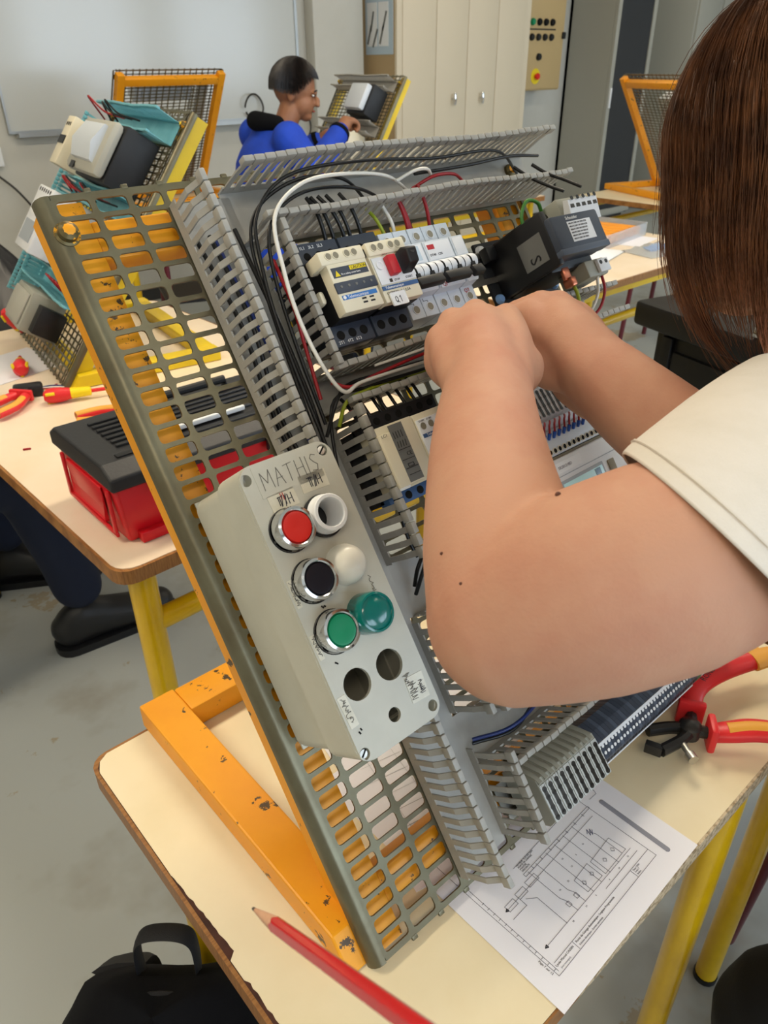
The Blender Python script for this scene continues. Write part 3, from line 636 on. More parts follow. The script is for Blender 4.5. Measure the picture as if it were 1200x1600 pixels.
for i in range(5):
    holes_row(t, (.0415+.0095*i,), .0655, .0985, .0022, 'blk'); 
    for y in (.050, .0565): dbox(t, 'marker_window', 'dark_steel', .0385+.0095*i, .0445+.0095*i, y, y+.005, .0905+(y-.05)*.4, .0935+(y-.05)*.45)
dbox(t, 'lower_terminal_strip', 'term_grey', .050, .084, -.012, .006, .040, .078, .002); lf = dbox(t, 'terminal_face', 'white_plastic', .066, .0845, -.010, .004, .078, .082, .001); holes_row(t, (.0705, .0795), .0, .082, .0022, 'blk')
dbox(t, 'copper_lug', 'copper', .022, .034, -.006, .008, .066, .070, .0015); dbox(t, 'lug_screw', 'copper', .025, .034, -.014, -.004, .062, .074, .002)
for x, y in ((-.009, .063), (-.009, .008), (.084, .008), (.084, .063)):
    n_ = MB().lathe([(0, .0055), (.004, .005), (.0055, .002), (.0055, 0)], 14, T((x, y, .006))).build('mounting_screw', 'pale_blue' if x > 0 or y < .03 else 'white_plastic', t)
dbox(t, 'clamp', 'blk', -.016, -.001, .046, .062, .010, .022, .002)
# ---------------------------------------------------------------- second row
t = thing('contactor', 'cream contactor with a grey diagram label and dark blue terminals', 'contactor', pm(.1600, .334))
dbox(t, 'body', 'blk_soft', 0, .043, .004, .072, .009, .035, .001)
dbox(t, 'upper_terminals', 'blk_soft', 0, .088, .0660, .0790, .030, .045, .001); dbox(t, 'lower_terminals', 'blue_terminal', 0, .060, -.001, .0105, .028, .042, .001)
holes_row(t, [.006+.0125*i for i in range(7)], .0725, .045, .0034); holes_row(t, [.008+.0135*i for i in range(4)], .0048, .042, .0036)
dbox(t, 'cream_body', 'cream', .0005, .043, .0105, .0660, .035, .060, .0015); dbox(t, 'cream_step', 'cream', .0005, .028, .0125, .0590, .060, .064, .0012); dbox(t, 'foot', 'pure_white', .001, .012, .0105, .0200, .060, .063, .001)
l = dbox(t, 'diagram_label', 'grey_label', .0120, .0270, .0140, .0640, .0640, .0644); text('LC1', .0038, 'pencil_mark', t, T((.002, .0560, .0645)))
strokes('diagram', [[(.0145+.0028*i, .052), (.0145+.0028*i, .0575)] for i in range(4)]+[[(.0145+.0028*i, .044), (.0153+.0028*i, .049)] for i in range(4)]+[[(.0130, .0420), (.0262, .0420)], [(.0130, .033), (.0262, .033)], [(.0130, .0255), (.0262, .0255)], [(.0165, .029), (.0165, .0265), (.0225, .0265), (.0225, .029), (.0165, .029)], [(.014, .020), (.0255, .020)]], .0005, 'blk', l, T((0, 0, .0645))); text('CE', .0048, 'blk', l, T((.0195, .0355, .0645)))
q = t
t = thing('auxiliary_contact_block', 'white-faced contact block with round screws, half hidden by the forearm', 'contact block', pm(.2030, .334))
dbox(t, 'body', 'blk_soft', .0005, .045, .004, .065, .009, .035, .001); dbox(t, 'cream_body', 'cream', .0003, .0447, .0105, .0655, .0352, .0600, .0012); dbox(t, 'white_face', 'white_plastic', .001, .044, .0130, .0600, .060, .0622, .0008)
holes_row(t, (.0060, .0150, .0240, .033), .0535, .0622, .0032, 'cream_hole', 'terminal_screw', 'white_plastic'); holes_row(t, (.0060, .0150, .0240, .033), .0195, .0622, .0032, 'cream_hole', 'terminal_screw', 'white_plastic')
l = dbox(t, 'brand_strip', 'blue_terminal', .0020, .0430, .0435, .0470, .0622, .0625); text('Telemecanique', .0034, 'pure_white', l, T((.0060, .0443, .0626)))
l = dbox(t, 'marker_tag', 'pure_white', .012, .026, .0345, .0425, .0622, .0630, .0004); hand('K', .0135, .0362, .0052, .25, 'blue_terminal', .0005, l, T((0, 0, .0631))); hand('M1', .0185, .0362, .0052, .25, 'blue_terminal', .0005, l, T((0, 0, .0631)))
text('LADN22', .0042, 'ink', t, T((.0025, .0290, .0624))); text('LA1 DN22', .0042, 'ink', t, T((.0025, .0245, .0624))); text('53 NO', .0022, 'ink', t, T((.003, .0575, .0624))); text('61 NC', .0022, 'ink', t, T((.012, .0575, .0624))); text('54', .0022, 'ink', t, T((.0045, .0150, .0624)))
# controller with a screen, seen between the two arms
t = thing('logic_controller', 'white logic controller with a small aqua screen between the arms', 'controller', pm(.318, .205))
dbox(t, 'housing', 'white_plastic', 0, .128, .012, .122, .009, .046, .0015); dbox(t, 'upper_terminal_cover', 'mcb_grey', .0, .128, .1090, .1340, .020, .056, .0015); dbox(t, 'front_cover', 'white_plastic', .004, .126, .0170, .1060, .046, .062, .0015); dbox(t, 'cover_seam', 'cream_hole', .002, .127, .1060, .1085, .046, .0555)
holes_row(t, [.022+.0074*i for i in range(14)], .1140, .056, .0024, 'void', 'terminal_hole', 'cream')
dbox(t, 'cover_line', 'mcb_shade', .004, .126, .0890, .0898, .0620, .0624); b = dbox(t, 'screen_bezel', 'mcb_shade', .018, .086, .0390, .0850, .0620, .0636, .0006); dbox(b, 'screen', 'screen_aqua_glare', .021, .083, .0420, .0820, .0636, .0640)  # pale aqua paints the reflected window into the screen colour
dbox(t, 'screen_shade', 'screen_glass', .070, .0785, .0430, .0810, .0640, .0643); b = dbox(t, 'key_panel', 'cream_hole', .094, .1045, .045, .083, .0620, .0632, .0006); dbox(t, 'label_plate', 'pure_white', .008, .060, .0925, .1025, .0620, .0625)
text('SR2B121BD', .0042, 'print_grey', t, T((.024, .0960, .0627)))
t = thing('input_terminal_block', 'white slotted terminal block above the small aqua screen', 'terminal block', pm(.300, .3430))
def terminal(t, x, w, m, prof, face='term_face', slots=True, y0=.012, tilt=0):
    o = soft(MB().prism(prof, x+.0001, x+w-.0001, ZP).build('terminal', m, t, smooth=0), .0003, 1); return o
def keyslot(t, x, y, z, w, L, M):
    b = MB(); k = w*.34
    for s in (0, .36, .72, 1): b.lathe([(0, .0003), (k, .0003), (k, 0)], 12, M @ T((0, L*s, 0)))
    b.box(-k*.75, k*.75, 0, L, 0, .0003, M=M); return b.build('terminal_slot', 'dark_steel', t)
prof = [(0, .009), (.046, .009), (.046, .030), (.039, .052), (.010, .056), (0, .040)]
for i in range(17):
    terminal(t, .007*i, .007, 'white_plastic', prof)
    keyslot(t, 0, 0, 0, .0060, .024, T((.007*i+.0035, .0115, .0561)) @ RX(-8))
dbox(t, 'marker_strip', 'white_plastic', 0, .128, -.004, .009, .030, .048, .001)
for i in range(14):
    x = .006+.0078*i
    wire([(x, -.0065, .060), (x+.001, .000, .062), (x+.006, .003, .060), (x+.011, .0045, .056)], .0011, 'wire_red', parent=t, name='red_lead'); MB().cyl((x, -.0065, .060), (x-.0003, -.0120, .056), .0019, .0016, n=8).build('blue_ferrule', 'ferrule_blue', t)
# (dense cable bundle inside the upright duct, also added to darken its interior)
random.seed(31)
for i in range(5):
    u = .112+.007*i; PMv = [(u+random.uniform(-.003, .003), v, .007+random.uniform(0, .014)) for v in (.60, .52, .44, .36, .30, .25)]
    wire([PM @ Vector(p) for p in PMv], .0019, ('wire_black', 'wire_black', 'wire_blue', 'wire_black', 'wire_black', 'wire_black', 'wire_black')[i], '%s wire inside the upright duct, %s from its left wall' % (('black', 'black', 'dark blue', 'black', 'black', 'black', 'black')[i], ('first', 'second', 'third', 'fourth', 'fifth', 'sixth', 'seventh')[i]))
# ---------------------------------------------------------------- bottom terminal rows
t = thing('grey_terminal_row', 'row of ten fat grey terminals at the lower left of the bottom rail', 'terminal block', pm(.179, .026))
prof = [(0, .009), (.048, .009), (.052, .028), (.044, .050), (.040, .051), (.006, .054), (.0, .045)]
for i in range(10):
    terminal(t, .0082*i, .0082, 'term_grey', prof)
    MB().prism([(.0395, .0505), (.0415, .0535), (.0465, .0480), (.0530, .0290), (.0505, .0270)], .0082*i+.0008, .0082*i+.0050, ZP).build('lever', 'term_grey', t)
    MB().box(-.0037, .0037, -.0015, .0325, 0, .0010, M=T((.0082*i+.0041, .0065, .0538)) @ RX(-5), bev=.0003).build('terminal_face', 'term_face', t)
    keyslot(t, 0, 0, 0, .0074, .026, T((.0082*i+.0041, .0085, .0549)) @ RX(-5))
dbox(t, 'face_plate', 'term_face', .0002, .0818, .0055, .0385, .0530, .0533) if False else None
text('1 2 3 4 5 6 7 8 9 0', .0040, 'pencil_mark', t, T((.002, .0365, .0521)) @ RX(-5))
t = thing('dark_terminal_row', 'long row of narrow blue-grey terminals running under the elbow', 'terminal block', pm(.2630, .022))
prof = [(0, .009), (.050, .009), (.050, .030), (.042, .040), (.034, .046), (.016, .046), (.006, .036), (0, .022)]
for i in range(34):
    terminal(t, .0052*i, .0052, 'slate' if i % 3 else 'slate_light', prof)
    for y, z, a in ((.0215, .0462, 0), (.0285, .0462, 0), (.0105, .0408, 38)): disc(t, 'terminal_hole', 'pure_white' if y > .02 else 'blk', .0052*i+.0026, y, z, .0017, .0003, 10, RX(a))
dbox(t, 'white_marker_strip', 'white_plastic', 0, .177, .0015, .0060, .0290, .0310); dbox(t, 'white_marker_strip', 'white_plastic', 0, .177, .0300, .0330, .0462, .0470)
t = thing('earth_terminal', 'green earth terminal at the right end of the terminal rail', 'terminal', pm(.4405, .022)); terminal(t, 0, .010, 'btn_green', prof); holes_row(t, (.005,), .022, .046, .003, 'yellow_label', 'terminal_screw')
t = thing('pale_terminal_row', 'short row of pale terminals with round holes beside the red pliers', 'terminal block', pm(.4515, .022))
for i in range(7):
    terminal(t, .0075*i, .0075, 'white_plastic', prof); holes_row(t, (.0075*i+.00375,), .0285, .0461, .0027, 'dark_steel'); holes_row(t, (.0075*i+.00375,), .0200, .0461, .0027, 'dark_steel')
# ---------------------------------------------------------------- wires in and around the ducts
def P(u, v, h): return PM @ Vector((u, v, h))
W_ = lambda pts, r, m, lab: wire([P(*p) for p in pts], r, m, lab)
W_([(.36, .612, .008), (.30, .616, .045), (.235, .616, .058), (.190, .610, .060), (.152, .585, .063), (.140, .54, .062), (.137, .50, .060), (.140, .46, .060), (.152, .437, .056), (.175, .441, .050), (.215, .442, .046), (.26, .4425, .04)], .0017, 'wire_white', 'white wire looping down beside the upright duct')
W_([(.53, .62, .006), (.46, .628, .045), (.36, .624, .052), (.26, .626, .058), (.19, .624, .05), (.150, .598, .045), (.138, .56, .04), (.132, .50, .035), (.132, .40, .03)], .0016, 'wire_black', 'black wire sweeping along the top duct into the upright duct')
W_([(.30, .61, .008), (.25, .618, .045), (.20, .620, .05), (.158, .606, .044), (.140, .58, .036), (.135, .52, .03), (.128, .36, .02)], .0016, 'wire_black', 'black wire lying lower in the top left duct corner')
W_([(.33, .605, .006), (.27, .612, .036), (.21, .612, .045), (.165, .594, .05), (.146, .565, .046), (.140, .50, .038), (.14, .42, .03)], .0016, 'wire_black', 'black wire bending sharply at the duct corner')
W_([(.150, .56, .04), (.146, .54, .046), (.1445, .515, .048), (.146, .49, .04), (.142, .44, .035)], .0016, 'wire_red', 'red wire rising in the upright duct beside the white wire')
W_([(.148, .448, .05), (.165, .440, .05), (.20, .4445, .045), (.25, .448, .05), (.29, .449, .045), (.34, .447, .04)], .0016, 'wire_red', 'red wire running along the middle duct')
W_([(.20, .452, .045), (.24, .4515, .053), (.28, .4525, .052), (.33, .45, .045)], .0013, 'wire_white', 'thin white wire along the top of the middle duct')
W_([(.136, .41, .03), (.150, .434, .045), (.178, .446, .03), (.22, .446, .03), (.32, .444, .03)], .0016, 'wire_black', 'black wire at the bottom of the middle duct')
W_([(.13, .36, .025), (.15, .432, .034), (.19, .437, .04), (.25, .437, .038), (.33, .438, .03)], .0016, 'wire_black', 'second black wire at the bottom of the middle duct')
W_([(.148, .414, .035), (.158, .430, .045), (.185, .4345, .042), (.24, .437, .03), (.30, .437, .025)], .0017, 'wire_yg', 'green and yellow wire in the middle duct')
W_([(.33, .612, .05), (.40, .612, .054), (.47, .618, .05), (.53, .62, .04)], .0016, 'wire_black', 'black wire along the right half of the top duct')
W_([(.31, .610, .045), (.325, .612, .056), (.34, .611, .058), (.355, .609, .045)], .0016, 'wire_white', 'short white loop rising from the top duct')
W_([(.33, .603, .04), (.35, .606, .053), (.38, .607, .05), (.40, .604, .04)], .0016, 'wire_red', 'red wire lying behind the white loop in the top duct')
for i, (u, dx) in enumerate(((.2080, -.002), (.2165, -.004), (.2350, -.005), (.2475, -.004), (.2280, -.006))):
    W_([(u+dx*2, .606, .044), (u+dx, .590, .047), (u, .572, .042), (u+.001, .562, .036)], .0019, 'wire_black', 'black wire dropping from the top duct into the %s breaker terminal' % ('first', 'second', 'third', 'fifth', 'fourth')[i])
W_([(.270, .600, .03), (.276, .585, .034), (.281, .572, .032), (.282, .562, .03)], .0018, 'wire_yg', 'yellow-green wire entering the first grey breaker')
W_([(.283, .600, .04), (.288, .588, .038), (.292, .575, .036), (.294, .562, .03)], .0018, 'wire_white', 'white wire entering the top of the grey breakers')
W_([(.301, .600, .042), (.305, .590, .042), (.310, .575, .036), (.312, .562, .03)], .0021, 'wire_red', 'red wire entering the grey breakers, left one')
W_([(.304, .600, .04), (.309, .588, .039), (.314, .575, .034), (.316, .562, .03)], .0021, 'wire_red', 'red wire entering the grey breakers, middle one')
W_([(.333, .604, .045), (.335, .592, .044), (.3385, .578, .038), (.340, .562, .03)], .0020, 'wire_red', 'red wire entering the grey breakers, right one')
W_([(.470, .606, .050), (.480, .590, .056), (.489, .574, .066), (.494, .560, .078)], .0018, 'wire_black', 'black wire into the transformer terminals, left one')
W_([(.500, .606, .050), (.508, .590, .058), (.515, .575, .070), (.519, .560, .082)], .0018, 'wire_black', 'black wire into the transformer terminals, right one')
W_([(.437, .520, .060), (.434, .545, .062), (.444, .560, .068), (.457, .556, .070), (.462, .545, .066)], .0020, 'wire_green', 'green wire arching over the black transformer')
W_([(.462, .470, .068), (.466, .455, .066), (.463, .440, .062), (.452, .43, .05)], .0020, 'wire_yg', 'green-yellow wire hanging from the copper lug')
W_([(.500, .467, .072), (.498, .450, .066), (.484, .435, .058), (.462, .428, .05)], .0016, 'wire_white', 'thin white wire from the lower transformer terminals')
W_([(.508, .467, .072), (.508, .450, .068), (.496, .434, .06), (.47, .427, .05)], .0016, 'wire_red', 'thin red wire from the lower transformer terminals')
for i, u in enumerate((.166, .180, .193, .199, .211, .221, .233, .241)):
    W_([(u-.002, .436, .030), (u-.001, .428, .034), (u, .418, .036), (u+.001, .408, .038)], .0016, 'wire_black', 'black wire number %s from the left, into the contactor top' % ('one', 'two', 'three', 'four', 'five', 'six', 'seven', 'eight')[i])
MB().lathe([(.0023, -.002), (.0036, -.002), (.0036, .002), (.0023, .002)], 10).build('wire_marker', 'red_plastic', None, PM @ T((.1655, .421, .0355)) @ RX(90)); tag(bpy.data.objects['wire_marker'], 'small red marker ring on a contactor wire', 'marker')
W_([(.176, .338, .030), (.176, .320, .026), (.177, .300, .022), (.180, .285, .02)], .0017, 'wire_black', 'black wire leaving the bottom of the contactor')
W_([(.170, .262, .012), (.176, .278, .022), (.195, .290, .024), (.230, .292, .02)], .0018, 'wire_black', 'black cable curling out of the lower duct')
W_([(.168, .255, .012), (.173, .272, .028), (.190, .286, .030), (.225, .288, .03)], .0018, 'wire_black', 'second black cable curling out of the lower duct')
W_([(.150, .125, .03), (.180, .120, .045), (.215, .122, .045), (.26, .13, .035)], .0017, 'wire_blue', 'dark blue wire in the bottom duct below the elbow')
W_([(.152, .12, .025), (.19, .112, .035), (.23, .118, .03), (.27, .125, .03)], .0017, 'wire_black', 'black wire in the bottom duct below the elbow')
# ---------------------------------------------------------------- sheets on the front desk
def paper_sheet(label, M, w, h, curl=0):
    t = thing('paper_sheet', label, 'paper', M); MB().box(0, w, 0, h, 0, .0004).build('sheet', 'paper', t, smooth=0); return t
t = paper_sheet('printed wiring diagram sheet hanging over the front desk edge', T((.0887, -.110, .7506)) @ RZ(1.6), .2075, .292)
Z4 = T((0, 0, .0005))
fr = [(.0185, .0190), (.1705, .0195), (.1705, .2), (.0185, .2)]
L_ = [[(.0202, .0189), (.1706, .0207), (.1690, .1039), (.0665, .1010)], [(.0202, .0189), (.0183, .1063), (.0180, .17)], [(.0230, .0215), (.0220, .12)], [(.0255, .0275), (.1700, .0290)], [(.0500, .0200), (.0500, .0275)], [(.1400, .0210), (.1400, .0285)], [(.0685, .0885), (.1697, .0905), (.1697, .0930), (.0685, .0915), (.0685, .0885)],
      [(.0308, .0393), (.1600, .0405)], [(.0314, .0805), (.1640, .0835)], [(.0600, .0393), (.0600, .0700), (.0520, .0760)], [(.0760, .0395), (.0755, .0520), (.0735, .0560), (.0735, .0905)], [(.0875, .0395), (.0870, .0520), (.0850, .0560), (.0850, .0905)],
      [(.0961, .0573), (.0961, .0430), (.1180, .0430), (.1180, .0590), (.0961, .0573)], [(.1218, .0578), (.1218, .0420), (.1560, .0430), (.1545, .0600), (.1218, .0578)], [(.1000, .0400), (.1000, .0905)], [(.1125, .0400), (.1125, .0905)], [(.1260, .0400), (.1260, .0905)], [(.1400, .0400), (.1400, .0905)], [(.1500, .0430), (.1500, .0700), (.1470, .0760)],
      [(.0330, .0780), (.0330, .0840), (.0440, .0840), (.0440, .0780), (.0330, .0780)], [(.0480, .0790), (.0480, .0850), (.0590, .0850), (.0590, .0790), (.0480, .0790)], [(.0630, .0800), (.0630, .0860), (.0760, .0860), (.0760, .0800), (.0630, .0800)], [(.0300, .0720), (.0480, .0720), (.0480, .0790)], [(.1100, .0340), (.1620, .0350)]]
for x in (.075, .0862): L_.append([(x-.0018, .046), (x+.0018, .046), (x+.0018, .050), (x-.0018, .050), (x-.0018, .046)])
for x, y in ((.1010, .0500), (.1130, .0505), (.1330, .0500), (.1470, .0510)): L_.append([(x-.002, y), (x, y+.002), (x+.002, y), (x, y-.002), (x-.002, y)])
strokes('printed_diagram', L_, .00034, 'print', t, Z4)
for i in range(13): strokes('tick_row', [[(.0205, .024+.0062*i), (.0228, .024+.0062*i)]], .0004, 'print', t, Z4)
for i in range(7): strokes('strip_cell', [[(.080+.013*i, .0888), (.080+.013*i, .0918)]], .0005, 'print', t, Z4)
strokes('arrow', [[(.0300, .0393), (.0325, .0405), (.0325, .0381), (.0300, .0393)], [(.0306, .0805), (.0330, .0817), (.0330, .0793), (.0306, .0805)]], .0008, 'ink', t, Z4)
strokes('pen_marks', [[(.1440, .0760), (.1475, .0790), (.1450, .0730), (.1500, .0775), (.1470, .0720), (.1510, .0755)]], .0005, 'wire_blue', t, Z4)
text('Lycée Marcel CASSIN', .0026, 'ink', t, T((.0245, .0242, .0005))); text('Porte de Garage Automatique : Logique Programmée', .0026, 'ink', t, T((.0520, .0244, .0005))); text('(non renseigné)', .0020, 'print_grey', t, T((.0265, .0208, .0005))); text('Schéma électrique - Sorties automate', .0022, 'print', t, T((.0525, .0212, .0005)))
text('Page 7 sur 12', .0026, 'ink', t, T((.0170, .0370, .0005)) @ RZ(-90)); text('Date 12/01\nFolio 7\nIndice', .0022, 'print', t, T((.1420, .0262, .0005))); text('MOTEUR : 0,25 kW 230V\nPORTE DE GARAGE\nMONTEE\nDESCENTE', .0022, 'ink', t, T((.0700, .1000, .0005)))
for x, y in ((.064, .036), (.083, .036), (.098, .036), (.119, .036), (.134, .036), (.150, .037), (.079, .06), (.091, .06), (.105, .066), (.118, .07), (.131, .072), (.105, .076)): text('%d' % (x*1000 % 23), .0021, 'print', t, T((x, y, .0005)))
MB().tube([(.1832, .0170, .0006), (.1842, .0860, .0006)], [(.0004, .0026)]*2, 8).build('grey_bar', 'print_grey', t); 
strokes('clip_outline', [[(.178, .096), (.1885, .0955), (.190, .099), (.188, .112), (.178, .112)]], .0005, 'print_grey', t, Z4)
b = MB(); b.ball((.1842, .0863, .0006), (.0027, .0027, .0004), 10); b.ball((.1832, .0168, .0006), (.0027, .0027, .0004), 10); b.build('grey_bar', 'print_grey', t)
t = paper_sheet('second diagram sheet lying under the grey grid', T((.073, .035, .7503)) @ RZ(-12), .21, .24)
strokes('printed_diagram', [[(.02, .02+.02*i), (.12+.02*(i % 3), .02+.02*i)] for i in range(9)]+[[(.03+.03*i, .02), (.03+.03*i, .18)] for i in range(4)], .0005, 'print', t, Z4)
# ---------------------------------------------------------------- red pencil in the foreground, held up towards the viewer
def aim(p0, p1):
    z = (Vector(p1)-Vector(p0)).normalized(); q = Vector((0, 0, 1)).rotation_difference(z); return T(p0) @ q.to_matrix().to_4x4()
PT0, PT1 = Vector((-.119, -.056, 1.050)), Vector((-.130, -.170, 1.148))
t = thing('pencil', 'red hexagonal pencil with a sharpened tip in the foreground', 'pencil', aim(PT0, PT1)); r0 = .0031
MB().lathe([(0, 0), (.0007, .0015), (.0009, .0052)], 12).build('lead', 'graphite', t)
b = MB(); n = 24; rows = []
for z, rr in ((.0050, .0009), (.018, .0020), (.0330, .0030)):
    rows.append([(rr*math.cos(2*math.pi*j/n), rr*math.sin(2*math.pi*j/n), z+(.0016*math.cos(6*2*math.pi*j/n) if z > .03 else 0)) for j in range(n)])
b.grid(rows, close=True).build('wood_cone', 'pencil_wood', t)
b = MB(); rows = []
for z in (.0325, .2050):
    rows.append([((r0*(1+.05*math.cos(6*2*math.pi*j/n)))*math.cos(2*math.pi*j/n), (r0*(1+.05*math.cos(6*2*math.pi*j/n)))*math.sin(2*math.pi*j/n), z+(.0016*math.cos(6*2*math.pi*j/n) if z < .1 else 0)) for j in range(n)])
b.grid(rows, close=True); b.bm.faces.new([b.bm.verts.new(p) for p in rows[1]]); b.build('red_barrel', 'pencil_red', t)
# small dead spider-like fluff on the desk
t = thing('dust_fluff', 'tiny dark fluff with hair-thin threads beside the orange base bar', 'fluff', T((.0, .108, .7503)))
b = MB(); b.ball((0, 0, .0015), (.0022, .0018, .0013), 8); b.build('knot', 'graphite', t)
for a in (20, 80, 150, 200, 260, 320): wire([(0, 0, .001), (.006*math.cos(R(a)), .006*math.sin(R(a)), .002), (.013*math.cos(R(a+18)), .013*math.sin(R(a+18)), .0006)], .00015, 'graphite', parent=t, name='thread', n=4)
# ---------------------------------------------------------------- wire stripper at the right
t = thing('wire_stripper', 'insulated wire stripper with red and orange handles at the right', 'wire stripper', T((0, 0, 0)))
zz = .770
def handle(t, pts, w, off):
    pts = bez(pts, 6); h = MB(); k = len(pts); rad = [(.0075, w*(.75+.25*math.sin(math.pi*min(1, i/k*1.1)))) for i in range(k)]; h.tube(pts, rad, 14)
    o = h.build('handle', 'tool_red', t, smooth=60)
    q = MB(); a = int(k*.22); b_ = k; q.tube([Vector(p)+Vector(off) for p in pts[a:b_]], [(.0068, w*.62)]*(b_-a), 12); q.build('grip_inlay', 'tool_orange', o, smooth=60); return o
h1 = handle(t, [(.424, -.022, zz), (.445, -.010, zz+.006), (.468, -.009, zz+.010), (.500, -.020, zz+.014), (.548, -.041, zz+.014)], .0150, (.003, .0085, -.001))
h2 = handle(t, [(.412, -.053, zz), (.424, -.066, zz+.004), (.440, -.083, zz+.008), (.458, -.110, zz+.010), (.480, -.150, zz+.010)], .0150, (0, 0, .0022))
MB().tube([(.530, -.0330, zz+.014), (.560, -.0463, zz+.014)], [(.0082, .0150), (.0082, .0125)], 14).build('end_cap', 'tool_orange', h1)
MB().box(-.004, .004, -.014, .014, -.016, .016, M=T((.4225, -.0225, zz)) @ RZ(30), bev=.003).build('guard', 'tool_red', h1); MB().box(-.004, .004, -.014, .014, -.016, .016, M=T((.411, -.052, zz)) @ RZ(-52), bev=.003).build('guard', 'tool_red', h2)
text('RONDY', .0095, 'ink', h1, T((.452, -.0185, zz+.0222)) @ RZ(4))
MB().lathe([(0, .010), (.008, .009), (.0115, .006), (.0115, -.008), (0, -.009)], 20, T((.400, -.034, zz))).build('pivot', 'tool_steel', t)
for p in (((.418, -.026), (.402, -.032), (.385, -.018), (.366, -.006)), ((.409, -.049), (.399, -.038), (.378, -.036), (.352, -.030))):
    MB().tube(bez([(x, y, zz) for x, y in p], 4), (.007, .006), 8).build('jaw', 'tool_steel', t)
b = MB(); b.box(-.004, .004, 0, .017, -.006, .006, M=T((.352, -.031, zz)) @ RZ(20), bev=.001); b.build('jaw_tip', 'tool_steel', t)
MB().cyl((.376, -.040, zz), (.366, -.056, zz), .0035, n=12).build('stop_screw', 'steel', t); MB().cyl((.369, -.051, zz), (.365, -.058, zz), .0055, n=12).build('knurled_knob', 'steel', t)
# ---------------------------------------------------------------- toolbox on the second desk
t = thing('toolbox', 'red plastic toolbox with a black ribbed lid on the left desk', 'toolbox', T((.130, .724, .7505)))
def frustum(b, x0, x1, y0, y1, z0, z1, k, bev=.006):
    r = bmesh.ops.create_cube(b.bm, size=1); vs = r['verts']
    for v in vs:
        top = v.co.z > 0; d = 0 if top else k
        v.co = ((x0+d if v.co.x < 0 else x1-d), (y0+d if v.co.y < 0 else y1-d), z1 if top else z0)
    s_ = set(vs); es = [e for e in b.bm.edges if e.verts[0] in s_ and e.verts[1] in s_]
    bmesh.ops.bevel(b.bm, geom=es, offset=bev, segments=3, profile=.5, affect='EDGES')
b = MB(); frustum(b, -.004, .345, -.010, .205, 0, .100, .010); b.build('tub', 'toolbox_red', t)
b = MB(); frustum(b, -.0065, -.001, .045, .175, .022, .082, .004, .002); b.build('side_panel', 'toolbox_red', t)
b = MB(); b.box(-.008, -.003, .01, .19, .010, .018, bev=.002); b.box(-.008, -.003, .012, .022, .012, .088, bev=.002); b.box(-.008, -.003, .182, .192, .012, .088, bev=.002); b.build('side_rib', 'toolbox_red', t)
b = MB(); b.box(.02, .32, -.016, .0, .0, .018, bev=.003); b.build('lower_ledge', 'toolbox_red', t)
lid = MB(); lid.prism([(-.016, .096), (.212, .096), (.212, .118), (.190, .131), (.012, .131), (-.016, .116)], -.010, .352, ZP); lid = soft(lid.build('lid', 'toolbox_black', t, smooth=0), .004, 3)
for i in range(7): MB().box(.035, .31, .052+.017*i, .060+.017*i, .130, .135, bev=.0015).build('lid_rib', 'toolbox_black', lid)
MB().box(.02, .33, .018, .030, .130, .1335, bev=.001).build('lid_groove', 'blk', lid)
MB().box(.10, .25, .038, .062, .134, .142, bev=.002).build('white_label', 'pure_white', lid); MB().tube([(.08, .135, .140), (.08, .135, .155), (.27, .135, .155), (.27, .135, .140)], .007, 10).build('carry_handle', 'blk', lid)
for x in (.07, .27): MB().box(x-.02, x+.02, -.022, -.014, .080, .118, bev=.002).build('latch', 'toolbox_black', lid)
# ---------------------------------------------------------------- hand tools
def screwdriver(label, p, rz, tilt=0, L=.095, s=1.0, blade=.09):
    t = thing('screwdriver', label, 'screwdriver', T(p) @ RZ(rz) @ RY(90-tilt))
    MB().lathe([(0, 0), (.009*s, .001), (.0145*s, .008), (.0165*s, .022), (.0155*s, .036), (.0125*s, .050), (.0120*s, .056)], 20).build('red_grip', 'tool_red', t); MB().lathe([(.0121*s, .055), (.0115*s, .062), (.0098*s, L), (.006*s, L+.002), (0, L+.002)], 20).build('yellow_collar', 'tool_yellow', t)
    b = MB()
    for a in range(3): b.tube([(.0148*s*math.cos(a*2.09), .0148*s*math.sin(a*2.09), .006), (.0165*s*math.cos(a*2.09), .0165*s*math.sin(a*2.09), .024)], .0035*s, 8)
    b.build('yellow_inlay', 'tool_yellow', t); sh = MB().cyl((0, 0, L), (0, 0, L+blade*.8), .0042*s, n=12).build('insulated_shaft', 'tool_red', t); MB().cyl((0, 0, L+blade*.8), (0, 0, L+blade), .0032*s, .0026*s, n=10).build('blade', 'tool_steel', sh); return t
screwdriver('red and yellow insulated screwdriver lying beside the pliers, pointing right', (.243, 1.357, .767), -21)
screwdriver('red and yellow screwdriver lying on the papers at the far left', (.262, 1.548, .768), 72, 0, .07, 1.1, .04)
screwdriver('red-topped screwdriver standing up at the far left desk corner', (.335, 1.835, .835), 20, -62, .06, 1.0, .02)
